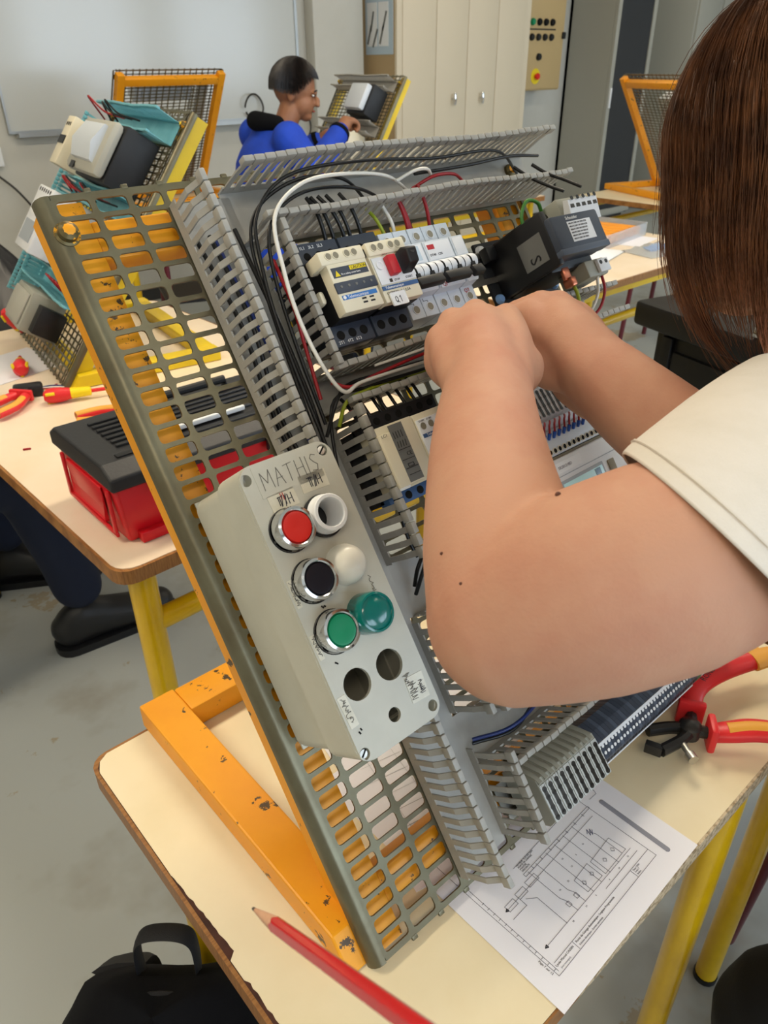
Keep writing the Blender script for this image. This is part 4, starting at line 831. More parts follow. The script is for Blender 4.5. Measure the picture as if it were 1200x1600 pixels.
def pliers(label, p, rz, s=1.0):
    t = thing('pliers', label, 'pliers', T(p) @ RZ(rz))
    for sg in (1, -1):
        pts = bez([(0, sg*.012, 0), (.025, sg*.020, .0), (.060, sg*.026, 0), (.105, sg*.016, 0)], 5); k = len(pts)
        h = MB().tube(pts, [(.0085, .0105)]*k, 12).build('handle', 'tool_red', t, smooth=60); MB().tube([q+Vector((0, 0, .003)) for q in pts[5:]], [(.0075, .0085)]*(k-5), 10).build('grip_inlay', 'tool_orange', h, smooth=60); MB().box(-.006, .004, sg*.012-.014, sg*.012+.014, -.012, .012, bev=.003).build('guard', 'tool_red', h)
        MB().prism([(0, sg*.002), (0, sg*.014), (-.03, sg*.012), (-.065, sg*.004), (-.065, 0)], -.006, .006).build('jaw', 'tool_steel', t)
    MB().cyl((-.012, 0, -.008), (-.012, 0, .008), .009, n=16).build('pivot', 'tool_steel', t); return t
pliers('red and orange insulated pliers at the left edge of the desk', (.213, 1.405, .765), 218)
pliers('red and orange pliers half hidden behind the toolbox', (.350, 1.165, .765), 163)
t = thing('connector_plug', 'small black plug with thin red leads beside the pliers', 'plug', T((.236, 1.43, .7505)) @ RZ(-20)); MB().box(-.03, .03, -.016, .016, 0, .026, bev=.006).build('shell', 'blk', t)
for i in range(3): wire([(.03, .006*(i-1), .013), (.05, .01*(i-1), .012), (.08, .006*(i-1)+.01, .004)], .0016, ('wire_red', 'wire_white', 'wire_blue')[i], parent=t, name='lead')
t = paper_sheet('crumpled white sheet under the small screwdriver on the far left desk', T((.20, 1.535, .7506)) @ RZ(14), .20, .19)
for i, (x, y, a) in enumerate(((.215, 1.21, 10), (.135, 1.158, -25), (.262, 1.41, 15), (.300, 1.45, 40))): tag(MB().box(-.007, .007, -.0022, .0022, 0, .003, M=T((x, y, .7502)) @ RZ(a), bev=.0008).build('wire_offcut', 'wire_red'), ('short red wire offcut beside the toolbox', 'red wire offcut nearest the desk edge', 'red wire offcut under the teal board', 'red wire offcut beside the yellow base bar')[i], 'offcut')
tag(MB().box(-.006, .006, -.0018, .0018, 0, .003, M=T((.20, 1.53, .0002)) @ RZ(20)).build('wire_offcut', 'wire_red'), 'red wire offcut lying on the grey floor', 'offcut')
t = paper_sheet('white sheet lying behind the toolbox, seen through the grid', T((.33, .955, .7506)) @ RZ(20), .21, .16)
# ---------------------------------------------------------------- black backpack
t = thing('backpack', 'black fabric backpack with a loop handle, standing at the lower left', 'backpack', T((-.126, .212, 0)) @ RZ(-41) @ Matrix.Diagonal((1, 1, 1.09, 1)))
prof = [(0, .95), (.05, 1.06), (.18, 1.08), (.32, 1.02), (.40, .92), (.445, .76), (.475, .52), (.490, .25), (.493, 0)]; rows = []; n = 40
for z, k in prof:
    row = []
    for j in range(n):
        a = 2*math.pi*j/n; c, s_ = math.cos(a), math.sin(a)
        x = .145*k*math.copysign(abs(c)**.75, c); y = .115*k*math.copysign(abs(s_)**.75, s_)
        w = 1+.03*math.sin(5*a+z*20)+.02*math.sin(9*a-z*33); row.append((x*w, y*w, z+.006*math.sin(3*a)*(k > .1)))
    rows.append(row)
b = MB(); b.grid(rows, close=True); b.build('bag_body', 'fabric_black', t, smooth=80)
b = MB(); b.tube(bez([(-.030, .060, .44), (-.032, .066, .49), (-.026, .070, .515), (0, .072, .520), (.026, .070, .515), (.032, .066, .49), (.030, .060, .44)], 6), [(.0025, .012)]*37, 8); b.build('loop_handle', 'webbing', t, smooth=60)
MB().tube(bez([(-.11, -.05, .42), (-.06, .02, .475), (.06, .02, .475), (.11, -.05, .42)], 6), .004, 8).build('zip', 'webbing', t)
for x in (-.07, .07): MB().tube(bez([(x, .08, .44), (x*1.1, .135, .36), (x*1.15, .14, .2), (x*1.2, .11, .08)], 6), [(.006, .028)]*19, 8).build('shoulder_strap', 'webbing', t, smooth=60)
# ---------------------------------------------------------------- things at the right and far away
t = thing('tool_case', 'black plastic wheeled tool case behind the arms at the right', 'case', T((1.70, .30, 0)) @ RZ(-15) @ Matrix.Diagonal((.85, 1, 1.22, 1)))
MB().box(.02, .42, 0, .60, .02, .58, bev=.02).build('shell', 'case_black', t); MB().box(-.03, .45, -.03, .66, .56, .62, bev=.012).build('lid_rim', 'case_black', t)
for z0, z1 in ((.06, .26), (.30, .52)): MB().box(.008, .022, .08, .52, z0, z1, bev=.012).build('moulded_panel', 'case_black', t)
for y in (.06, .30, .54): MB().box(.002, .02, y-.02, y+.02, .04, .55, bev=.006).build('rib', 'case_black', t)
MB().tube([(-.02, .12, .632), (-.02, .24, .632)], .012, 12).build('chrome_latch', 'chrome', t)
t = thing('organiser_box', 'clear plastic box of orange parts on the desk beyond the transformer', 'box', T((2.40, 1.42, .75)) @ RZ(8))
holed('tub', rrect(0, .36, 0, .24, .01), [rrect(.004, .356, .004, .236, .008)], 0, .05, 'plastic_clear', t); 
for i in range(6): MB().box(.015+.055*i, .06+.055*i, .02, .22, .006, .036, bev=.004).build('orange_tray', 'orange_plastic', t)
def baggie(label, p, rz, w, d, m='plastic_clear'):
    t = thing('plastic_bag', label, 'bag', T(p) @ RZ(rz)); rows = []
    for i in range(9):
        rows.append([(w*(i/8-.5), d*(j/8-.5), .004+.028*math.sin(math.pi*i/8)*math.sin(math.pi*j/8)+.006*math.sin(i*2.3+j*3.1)*(0 < i < 8)*(0 < j < 8)) for j in range(9)])
    b = MB(); b.grid(rows); b.grid([[(x, y, .001) for x, y, z in r] for r in rows]); b.build('bag_skin', m, t, smooth=80); return t
baggie('crumpled clear plastic bag on the desk beside the orange parts box', (2.22, 1.42, .75), 15, .34, .24, 'pure_white'); q = baggie('clear plastic bag holding blue ferrules on the desk', (2.50, 1.27, .75), -10, .22, .15)
for i in range(8): MB().cyl((-.05+.014*i, -.02, .008), (-.045+.014*i, .02, .012), .005, n=8).build('blue_ferrule', 'pale_blue', q)
t = paper_sheet('white paper on the desk behind the brown hair', T((2.52, 1.36, .7506)) @ RZ(10), .21, .297)
tag(MB().prism(rrect(-.12, .12, -.08, .08, .03), 0, .012, T((1.98, 1.30, .75)) @ RZ(20)).build('folded_cloth', 'laminate'), 'pale folded cloth at the near end of the bag desk', 'cloth')
def chair(label, M, seat='blk', legs='maroon_tube'):
    t = thing('chair', label, 'chair', M)
    MB().prism(rrect(-.19, .19, -.19, .19, .05), .44, .455).build('seat', seat, t)
    for x in (-.17, .17):
        for y in (-.17, .17): MB().tube([(x, y, .44), (x*1.08, y*1.12, 0)] if y > 0 else [(x, y, .82), (x, y, .44), (x*1.08, y*1.12, 0)], .0125, 12).build('leg', legs, t)
    b = MB(); rows = [[(-.19+.38*i/8, -.19-.02*math.sin(math.pi*i/8)+k, z) for i in range(9)] for z, k in ((.66, .0), (.84, -.012), (.84, .0), (.66, .012))]; b.grid(rows+[rows[0]]); b.build('backrest', seat, t); return t
chair('chair with maroon legs far right, below the far desk', T((3.62, 1.75, 0)) @ RZ(10)); chair('chair with maroon legs seen through the grid at the left', T((1.55, 3.05, 0)) @ RZ(-20)); chair('chair with maroon legs on which the student at the front sits', T((.66, -.52, 0)) @ RZ(20)); chair('chair with maroon legs tucked under the neighbouring desk', T((.95, -.26, 0)))
t = thing('bin_bag', 'shiny black bin bag bulging at the far left', 'bag', T((.46, 2.40, 0)))
rows = []; n = 36
for i in range(15):
    z = .93*i/14; k = (math.sin(math.pi*min(1, .12+.88*(1-i/14)))**.5 if i > 9 else 1)*(.9+.1*math.sin(i)); k = [.8, .95, 1, 1.02, 1, 1.03, 1, .98, .96, .92, .85, .72, .5, .3, .12][i]
    rows.append([((.26*k*(1+.09*math.sin(7*a+i*1.3)+.05*math.sin(13*a-i*2)))*math.cos(a), (.26*k*(1+.09*math.sin(7*a+i*1.3)+.05*math.sin(13*a-i*2)))*math.sin(a), z) for a in [2*math.pi*j/n for j in range(n)]])
MB().grid(rows, close=True).build('bag_skin', 'bag_black', t, smooth=60); MB().ball((0, 0, .93), (.05, .05, .04), 10).build('knot', 'bag_black', t)
def ring_cable(label, x, z, r, y=4.60):
    tag(MB().tube([(x+r*math.cos(R(a)), y+.01*math.sin(R(a*2)), z+r*math.sin(R(a))) for a in range(-150, 190, 12)], .006, 8).build('cable', 'dark_steel'), label, 'cable')
ring_cable('grey coiled cable hanging left of the boy, below the whiteboard', 2.93, 1.13, .07); ring_cable('grey coiled cable hanging right of the face of the boy in blue', 3.28, 1.00, .11)
t = thing('pencil_case', 'pink pencil case on the desk behind the yellow stand', 'pencil case', T((2.62, 2.75, .75)) @ RZ(10)); MB().box(-.09, .09, -.04, .04, 0, .07, bev=.025).build('pouch', 'pink', t); MB().tube([(-.07, 0, .072), (.07, 0, .072)], .003, 6).build('zip', 'blk', t)
# ---------------------------------------------------------------- other wiring boards around the room
def sm(M, ang): return M @ T((0, 0, .002)) @ RX(ang)
MT = T((.30, 1.41, .75)) @ RZ(-98) @ T((-.535, 0, 0))
stand('yellow stand with a grid and teal wiring ducts on the left desk', MT, 'yellow_paint')
G2 = sm(MT, AL)
tl = dict(m='duct_teal', name='wiring_duct', group=None)
duct('teal slotted duct along the top of the teal wiring board', G2 @ T((.060, .575, 0)), .45, .05, ([(0, .45)], [(0, .45)]), **tl)
duct('teal slotted duct across the middle of the teal wiring board', G2 @ T((.060, .385, 0)), .45, .045, ([(0, .45)], [(0, .45)]), **tl)
duct('teal slotted duct at the bottom of the teal wiring board', G2 @ T((.060, .165, 0)), .45, .05, ([(0, .45)], [(0, .45)]), **tl)
duct('teal slotted duct up the far side of the teal wiring board', G2 @ T((.055, .10, 0)) @ VERT, .50, .05, ([(.02, .48)], [(0, .50)]), **tl)
t = thing('motor_drive', 'dark grey drive with a rounded light grey cover on the teal board', 'drive', G2 @ T((.25, .435, 0)))
dbox(t, 'heat_body', 'blk_soft', 0, .23, 0, .13, .01, .085, .004); dbox(t, 'grey_front', 'rack_grey', .0, .225, .004, .126, .085, .112, .012); MB().prism([(.02, .085), (.11, .085), (.11, .120), (.065, .132), (.03, .120)], .05, .20, ZP).build('curved_cover', 'mcb_grey', t); dbox(t, 'display', 'blk', .05, .08, .004, .02, .112, .114)
t = thing('white_contactor', 'cream contactor at the far edge of the teal board', 'contactor', G2 @ T((.10, .435, 0))); dbox(t, 'body', 'cream', 0, .06, 0, .12, .01, .11, .003); holes_row(t, (.015, .03, .045), .10, .11, .005, 'void'); dbox(t, 'band', 'blk', .005, .055, .05, .07, .11, .112)
t = thing('white_power_supply', 'white power supply box low on the teal board', 'power supply', G2 @ T((.16, .222, 0)))
dbox(t, 'body', 'white_plastic', 0, .14, 0, .155, .01, .12, .004); holes_row(t, [.02+.02*i for i in range(6)], .145, .12, .005, 'void'); dbox(t, 'vent', 'mcb_shade', .02, .12, .02, .07, .12, .122); dbox(t, 'label', 'pure_white', .03, .11, .085, .125, .12, .121)
t = thing('grey_terminal_box', 'grey terminal box at the foot of the teal board', 'terminal box', G2 @ T((.22, .06, 0))); dbox(t, 'body', 'term_grey', 0, .15, 0, .095, .01, .09, .004); dbox(t, 'cover', 'rack_grey', .01, .14, .01, .085, .09, .096, .003); dbox(t, 'side_plug', 'blk', .152, .185, .01, .075, .01, .07, .002)
random.seed(5)
for i in range(8):
    y = .40 if i < 5 else .595; x = .12+.055*(i % 5)
    wire([G2 @ Vector((x-.04, y, .03)), G2 @ Vector((x, y+.02, .075+.01*(i % 3))), G2 @ Vector((x+.05, y+.005, .06)), G2 @ Vector((x+.11, y+.01, .03))], .0022, ('wire_red', 'wire_red', 'wire_black', 'wire_red', 'wire_black', 'wire_red', 'wire_black', 'wire_black')[i], '%s wire looping from the %s teal duct' % (('first red', 'second red', 'first black', 'third red', 'second black', 'single red', 'first black', 'second black')[i], 'middle' if i < 5 else 'top'))
for i in range(6): wire([G2 @ Vector((.30+.03*i, .185, .02)), G2 @ Vector((.32+.03*i, .20, .07)), G2 @ Vector((.34+.03*i, .18, .03))], .0022, 'wire_red', 'red wire in the bottom teal duct, %s from the far end' % ('first', 'second', 'third', 'fourth', 'fifth', 'sixth')[i])
# left rear orange stand, seen from behind
MR = T((2.08, 3.92, .75)) @ RZ(180) @ Matrix.Scale(1.08, 4)
stand('orange stand seen from behind, in front of the whiteboard', MR, ang=58)
G3 = sm(MR, 58)
duct('grey slotted duct on the stand in front of the whiteboard', G3 @ T((.06, .03, 0)) @ T((.05, 0, 0)) @ VERT, .58, .05, ([(0, .58)], [(0, .58)]), group=None)
t = thing('breaker_row', 'row of pale breakers on the stand in front of the whiteboard', 'breakers', G3 @ T((.14, .50, 0))); 
for i in range(8): dbox(t, 'breaker', 'mcb_grey', .035*i, .035*i+.033, 0, .08, .01, .07, .002)
t = thing('black_contactor_pair', 'pair of black contactors on the stand in front of the whiteboard', 'contactors', G3 @ T((.16, .27, 0)))
for i in range(2): dbox(t, 'contactor', 'blk_soft', .10*i, .10*i+.09, 0, .10, .01, .08, .003)
# right rear orange stand
MRR = T((3.90, 1.70, .75)) @ RZ(70)
stand('orange stand with a leaning grid at the far right', MRR, ang=58)
G4 = sm(MRR, 58)
t = thing('pale_module', 'pale wiring module on the far right orange stand', 'module', G4 @ T((.15, .40, 0))); dbox(t, 'body', 'white_plastic', 0, .20, 0, .12, .008, .07, .004); dbox(t, 'label', 'mcb_shade', .02, .12, .03, .06, .07, .071)
t = thing('tan_module', 'tan wiring module low on the far right orange stand', 'module', G4 @ T((.15, .10, 0))); dbox(t, 'body', 'tan', 0, .22, 0, .14, .008, .06, .004); dbox(t, 'label', 'cream', .02, .12, .03, .06, .06, .061)
# the boy's stand
MB_ = T((2.12, 3.10, .75)) @ RZ(-97)
stand('yellow stand the boy in the blue jacket is wiring', MB_, 'yellow_paint', ang=60)
G5 = sm(MB_, 60)
t = thing('dark_drive', 'dark drive with a pale cover on the stand of the boy', 'drive', G5 @ T((.33, .44, 0))); dbox(t, 'body', 'blk_soft', 0, .15, 0, .13, .01, .09, .004); dbox(t, 'cover', 'mcb_grey', .01, .14, .01, .12, .09, .12, .008)
t = thing('cream_contactor', 'cream contactor low on the stand of the boy', 'contactor', G5 @ T((.36, .26, 0))); dbox(t, 'body', 'cream', 0, .08, 0, .11, .01, .11, .004); dbox(t, 'band', 'blk', .005, .075, .05, .07, .11, .112)
duct('grey slotted duct at the top of the stand of the boy', G5 @ T((.05, .58, 0)), .45, .045, ([(0, .45)], [(0, .45)]), group=None)
duct('grey slotted duct across the middle of the stand of the boy', G5 @ T((.05, .38, 0)), .45, .045, ([(0, .45)], [(0, .45)]), group=None)
# ---------------------------------------------------------------- people
def capsule(b, pts, rad, n=16):
    """closed rounded tube through pts"""
    pts = [Vector(p) for p in pts]; rr = [r if isinstance(r, tuple) else (r, r) for r in (rad if isinstance(rad, list) else [rad]*len(pts))]
    sm_, sr = [], []
    for i in range(len(pts)-1):
        for j in range(4):
            t = j/4; a, p, q, d = pts[max(i-1, 0)], pts[i], pts[i+1], pts[min(i+2, len(pts)-1)]
            sm_.append(.5*((2*p)+(q-a)*t+(2*a-5*p+4*q-d)*t*t+(3*p-a-3*q+d)*t**3)); sr.append((rr[i][0]*(1-t)+rr[i+1][0]*t, rr[i][1]*(1-t)+rr[i+1][1]*t))
    sm_.append(pts[-1]); sr.append(rr[-1])
    d0 = (sm_[0]-sm_[1]).normalized(); d1 = (sm_[-1]-sm_[-2]).normalized(); m0 = min(sr[0]); m1 = min(sr[-1])
    pre = [(sm_[0]+d0*m0*math.sin(R(a)), (sr[0][0]*math.cos(R(a)), sr[0][1]*math.cos(R(a)))) for a in (80, 60, 40, 20)]
    post = [(sm_[-1]+d1*m1*math.sin(R(a)), (sr[-1][0]*math.cos(R(a)), sr[-1][1]*math.cos(R(a)))) for a in (20, 40, 60, 80)]
    allp = [p for p, _ in pre]+sm_+[p for p, _ in post]; allr = [r for _, r in pre]+sr+[r for _, r in post]
    b.tube(allp, allr, n); return b
def skinned(b, name, m, parent, voxel=.004, it=8, M=None):
    o = b.build(name, m, parent, M, smooth=0)
    md = o.modifiers.new('remesh', 'REMESH'); md.mode = 'VOXEL'; md.voxel_size = voxel; md.use_smooth_shade = True
    s = o.modifiers.new('smooth', 'SMOOTH'); s.factor = .5; s.iterations = it
    return o
# ---- the student at the front
st = thing('person', 'student in a pale beige T-shirt with brown hair, both bare arms reaching to the board', 'person', T((.52, -.30, 0)))
SI = st.matrix_world.inverted(); w2l = lambda p: SI @ Vector(p)
def cap(b, pts, rad, n=16): return capsule(b, [w2l(p) for p in pts], rad, n)
E_, U1, U2, U3, S_ = (.048, -.058, 1.124), (.070, -.083, 1.142), (.103, -.104, 1.153), (.152, -.116, 1.152), (.272, -.104, 1.146)
F1, F2, F3, Wr = (.071, -.027, 1.139), (.103, .010, 1.154), (.140, .047, 1.163), (.179, .082, 1.172)
b = MB()
cap(b, [E_, U1, U2, U3, S_], [.0465, .0525, .0540, .0470, .038], 24)
cap(b, [E_, F1, F2, F3, Wr], [.0460, .0435, .0385, .0350, (.0325, .0300)], 24)
PN = (PM.to_3x3() @ Vector((0, 0, 1)))                      # out of the board
def hand_l(b):
    K = [Vector((.223, .172, 1.178)), Vector((.243, .178, 1.185)), Vector((.264, .172, 1.189)), Vector((.282, .154, 1.186))]   # little .. index knuckles
    w = Vector(Wr)
    for i, k in enumerate(K):
        s = Vector(w)+(k-Vector((.252, .169, 1.184)))*.45
        cap(b, [s, s.lerp(k, .55)+Vector((-.003, -.004, .003)), k], [.0190, .0185, [.0115, .0125, .0128, .0125][i]], 14)
    cap(b, [Wr, (.212, .118, 1.178), (.245, .150, 1.181)], [(.031, .026), (.030, .030), (.025, .025)], 20)
    cap(b, [(.200, .094, 1.171), (.232, .100, 1.168), (.262, .118, 1.160), (.283, .142, 1.150)], [.021, .0215, .0150, .0105], 14)      # thumb from the side of the palm
    cap(b, [(.205, .135, 1.168), (.214, .155, 1.166), (.220, .168, 1.172)], [.022, .020, .014], 14)
    for i, k in enumerate(K):                               # curled fingers towards the board
        L1, L2, L3 = [(.030, .020, .016), (.036, .024, .018), (.040, .026, .019), (.037, .024, .018)][i]
        d1 = Vector((.45, .62, -.50)).normalized(); d2 = Vector((.35, .05, -.93)).normalized(); d3 = Vector((.05, -.70, -.71)).normalized()
        p1 = k+d1*L1; p2 = p1+d2*L2; p3 = p2+d3*L3
        cap(b, [k, p1, p2, p3], [[.0115, .0125, .0128, .0125][i], .0098, .0088, .0078], 12)
hand_l(b)
# right arm and hand
RE, R1, R2, RW = (.390, -.105, 1.025), (.345, -.010, 1.092), (.328, .046, 1.125), (.328, .093, 1.146)
RSH = (.60, -.13, 1.13)
cap(b, [RSH, (.54, -.15, 1.07), (.46, -.135, 1.03), RE], [.056, .052, .048, .045], 20)
cap(b, [RE, R1, R2, RW], [.045, .0415, .0375, (.031, .034)], 22)
RK = [Vector((.336, .171, 1.176)), Vector((.352, .172, 1.181)), Vector((.366, .164, 1.180)), Vector((.374, .148, 1.172))]          # index .. little
cap(b, [RW, (.336, .125, 1.156), (.350, .150, 1.165)], [(.031, .033), (.034, .030), (.028, .026)], 20)
for i, k in enumerate(RK):
    s = Vector((.330, .100, 1.150))+(k-Vector((.355, .165, 1.176)))*.4
    cap(b, [s, s.lerp(k, .6), k], [.018, .0175, .0125], 14)
    d1 = Vector((-.35, .75, -.40)).normalized(); d2 = Vector((-.55, .25, -.80)).normalized(); d3 = Vector((-.35, -.55, -.75)).normalized()
    p1 = k+d1*.036; p2 = p1+d2*.024; p3 = p2+d3*.018; cap(b, [k, p1, p2, p3], [.0122, .0098, .0088, .0078], 12)
cap(b, [(.322, .104, 1.140), (.315, .130, 1.140), (.310, .152, 1.142), (.306, .170, 1.138)], [.019, .0185, .0130, .0100], 14)       # thumb
cap(b, [(.335, .095, 1.115), (.345, .125, 1.120), (.352, .150, 1.132)], [.018, .019, .014], 14)
# torso core, neck and head in skin, all one surface
HC = Vector((.454, .029, 1.300))
cap(b, [(.57, -.40, .62), (.54, -.32, .85), (.49, -.20, 1.02), (.45, -.11, 1.13), (.425, -.055, 1.19), (.435, -.02, 1.25)], [.115, .105, .10, .075, .055, .054], 20)
cap(b, [S_, (.36, -.11, 1.14), (.46, -.11, 1.13), (.54, -.115, 1.13), RSH], [.040, .042, .045, .045, .042], 18)
Hm = T(w2l(HC)) @ RZ(-40) @ RX(-20)
b.ball((0, 0, 0), (.074, .092, .108), 28, None) if False else None
def hball(c, r, seg=20):
    m = Hm @ T(c) @ Matrix.Diagonal((*r, 1)); bmesh.ops.create_uvsphere(b.bm, u_segments=seg, v_segments=seg//2+2, radius=1, matrix=m)
hball((0, -.008, .015), (.074, .094, .092)); hball((0, .030, -.045), (.060, .062, .065)); hball((0, .055, -.085), (.034, .034, .028)); hball((0, .100, -.028), (.012, .016, .024)); hball((0, .108, -.042), (.016, .012, .010)); hball((-.076, -.004, -.02), (.009, .018, .030)); hball((.076, -.004, -.02), (.009, .018, .030))
hball((-.010, .084, -.072), (.022, .010, .006)); hball((0, .082, .006), (.048, .014, .010))
body = skinned(b, 'body', 'skin', st, .0032, 6)
for c in ((-.030, .086, -.006), (.030, .086, -.006)):
    e = MB(); m = Hm @ T(c) @ Matrix.Diagonal((.012, .009, .008, 1)); bmesh.ops.create_uvsphere(e.bm, u_segments=14, v_segments=10, radius=1, matrix=m); e = e.build('eye', 'pure_white', st)
    i_ = MB(); m = Hm @ T((c[0], c[1]+.0075, c[2])) @ Matrix.Diagonal((.0052, .002, .0052, 1)); bmesh.ops.create_uvsphere(i_.bm, u_segments=12, v_segments=8, radius=1, matrix=m); i_.build('iris', 'hair_brown', e)
for p, r in (((.0675, -.0609, 1.1893), .0019), ((.0266, -.0243, 1.1555), .0012), ((.016, -.0476, 1.1547), .0011)): MB().ball(w2l(p), (r, r, r*.5), 10).build('mole', 'mole', body) if False else MB().ball(w2l(p), r*.8, 10).build('mole', 'mole', st)
# shirt: torso and two sleeves
b = MB()
cap(b, [(.58, -.44, .55), (.57, -.40, .72), (.54, -.32, .88), (.49, -.19, 1.03), (.455, -.115, 1.115)], [(.155, .125), (.150, .120), (.155, .125), (.150, .115), (.10, .085)], 26)
cap(b, [(.318, -.108, 1.142), (.38, -.105, 1.145), (.45, -.10, 1.150), (.53, -.11, 1.140), (.60, -.13, 1.125)], [.066, .070, .066, .070, .066], 22)
shirt = skinned(b, 'shirt', 'shirt', st, .006, 8)
FWD = Vector((.566, .645, -.514))
def sleeve(rings, name='sleeve', n=40):
    rows = []
    for c, top, dep in rings:
        c = Vector(c); a = Vector(top)-c; d = dep
        rows.append([w2l(c+a*math.cos(2*math.pi*j/n)+Vector(d)*math.sin(2*math.pi*j/n)) for j in range(n)])
    inner = [[p.lerp(sum(r, Vector())/n, .03) for p in r] for r in rows[::-1]]
    o = MB().grid(inner[-1:]+rows, close=True).build(name, 'shirt', shirt, smooth=80)
    md = o.modifiers.new('thick', 'SOLIDIFY'); md.thickness = .0018; md.offset = -1; sb = o.modifiers.new('sub', 'SUBSURF'); sb.levels = sb.render_levels = 1
    q = MB(); q.tube([Vector(p) for p in rows[1]]+[Vector(rows[1][0])], .0008, 5); q.build('hem_stitch', 'shirt', o, smooth=60); return o
dv = FWD*.068
def ring(c, top, near): c = Vector(c); return (c, c+(Vector(top)-c)*1.10, (c-Vector(near))*1.06)
sleeve([ring((.137, -.114, 1.153), (.119, -.067, 1.192), (.086, -.152, 1.183)), ring((.150, -.114, 1.154), (.132, -.066, 1.194), (.100, -.153, 1.184)), ring((.181, -.112, 1.156), (.164, -.064, 1.196), (.136, -.156, 1.184)), ring((.220, -.110, 1.157), (.203, -.062, 1.199), (.178, -.158, 1.183)),
        ring((.270, -.107, 1.153), (.254, -.057, 1.198), (.232, -.158, 1.178)), ring((.330, -.102, 1.149), (.318, -.052, 1.195), (.300, -.155, 1.172))])
rs = [(Vector(p), r) for p, r in (((.475, -.142, 1.035), .062), ((.51, -.150, 1.055), .064), ((.555, -.145, 1.09), .066), ((.60, -.13, 1.125), .066))]
rows = []
for i, (c, r) in enumerate(rs):
    ax = (rs[min(i+1, 3)][0]-rs[max(i-1, 0)][0]).normalized(); a = ax.cross(Vector((0, 0, 1))).normalized(); d = ax.cross(a); rows.append([w2l(c+a*r*math.cos(2*math.pi*j/28)+d*r*math.sin(2*math.pi*j/28)) for j in range(28)])
o = MB().grid(rows, close=True).build('sleeve', 'shirt', shirt, smooth=80); md = o.modifiers.new('thick', 'SOLIDIFY'); md.thickness = .0018
# trousers and shoes (seated on the chair, knees under the desk edge)
b = MB()
cap(b, [(.60, -.46, .52), (.57, -.42, .62)], [.150, .135], 22)
cap(b, [(.56, -.42, .51), (.50, -.32, .47), (.435, -.210, .420), (.440, -.225, .30), (.46, -.27, .14), (.465, -.29, .06)], [.085, .080, .072, .062, .056, .058], 18)
cap(b, [(.68, -.44, .51), (.74, -.36, .48), (.80, -.27, .44), (.80, -.30, .32), (.80, -.38, .15), (.80, -.42, .06)], [.085, .080, .070, .060, .054, .056], 18)
skinned(b, 'trousers', 'trouser_black', st, .008, 6)
for x, y in ((.465, -.26), (.80, -.40)):
    b = MB(); cap(b, [(x, y-.05, .045), (x, y+.05, .042), (x, y+.14, .035)], [(.043, .040), (.040, .042), (.030, .040)], 16); skinned(b, 'shoe', 'shoe', st, .006, 4)
# hair: scalp cap and strands
def hair_cap(b):
    rows = []; n = 48
    for i in range(15):
        th = R(4+i*8.2); row = []
        for j in range(n):
            a = 2*math.pi*j/n; face = max(0, math.sin(a))**2     # +y side is the face
            rx, ry, rz = .086, .106, .104
            z = .018+rz*math.cos(th); k = math.sin(th) if th < R(90) else 1-.10*(th-R(90))
            if face > .35 and th > R(62): k *= .985
            row.append(Hm @ Vector((rx*k*math.cos(a), -.010+ry*k*math.sin(a)*(.90 if (face > .2 and th > R(58)) else 1), z if th < R(90) else .018-(th-R(90))*.085)))
        rows.append(row)
    return rows
b = MB(); b.grid(hair_cap(b), close=True); hc = b.build('hair', 'hair_brown', st, smooth=80)
random.seed(21); b = MB()
Hl = w2l(HC); down = Vector((0, 0, -1)); Hr = Hm.to_3x3()
for i in range(5200):
    a = random.uniform(0, 2*math.pi); t0 = math.acos(random.uniform(.05, .995)); s_ = random.uniform(.985, 1.045)
    if math.sin(a) > .88 and t0 > R(60): continue
    pts = []; pos = None; ln = random.uniform(.80, 1.05)*(1-.15*max(0, -math.cos(a))**5); jit = Vector((random.gauss(0, 1), random.gauss(0, 1), 0))*.004; sw = random.uniform(-.25, .25)
    N_ = 11; swing = random.uniform(0, 1)
    for k in range(N_):
        f = k/(N_-1)
        th = t0+f*R(118)*ln
        ph = a+sw*f*.5
        if th < R(88): p = Vector((.088*s_*math.sin(th)*math.cos(ph), -.010+.108*s_*math.sin(th)*math.sin(ph), .018+.106*s_*math.cos(th)))
        else:
            e = (th-R(88)); cl = 1-.10*e-.16*max(0, e-.75)**2*2; p = Vector((.088*s_*cl*math.cos(ph), -.010+.108*s_*cl*math.sin(ph), .018-.088*e*1.04))
        pts.append(Hm @ p + jit*f*1.2)
    if random.random() < .05:
        for k in range(6, N_): pts[k] = pts[k]+(pts[k]-Hl).normalized()*.006*(k-5)/3
    r = random.uniform(.00022, .00045)
    b.tube(pts, [r*(1-.6*(k/(N_-1))**2) for k in range(N_)], 3, caps=False)
hs = b.build('hair_strands', 'hair_brown', hc, smooth=0); hs['kind'] = 'stuff'
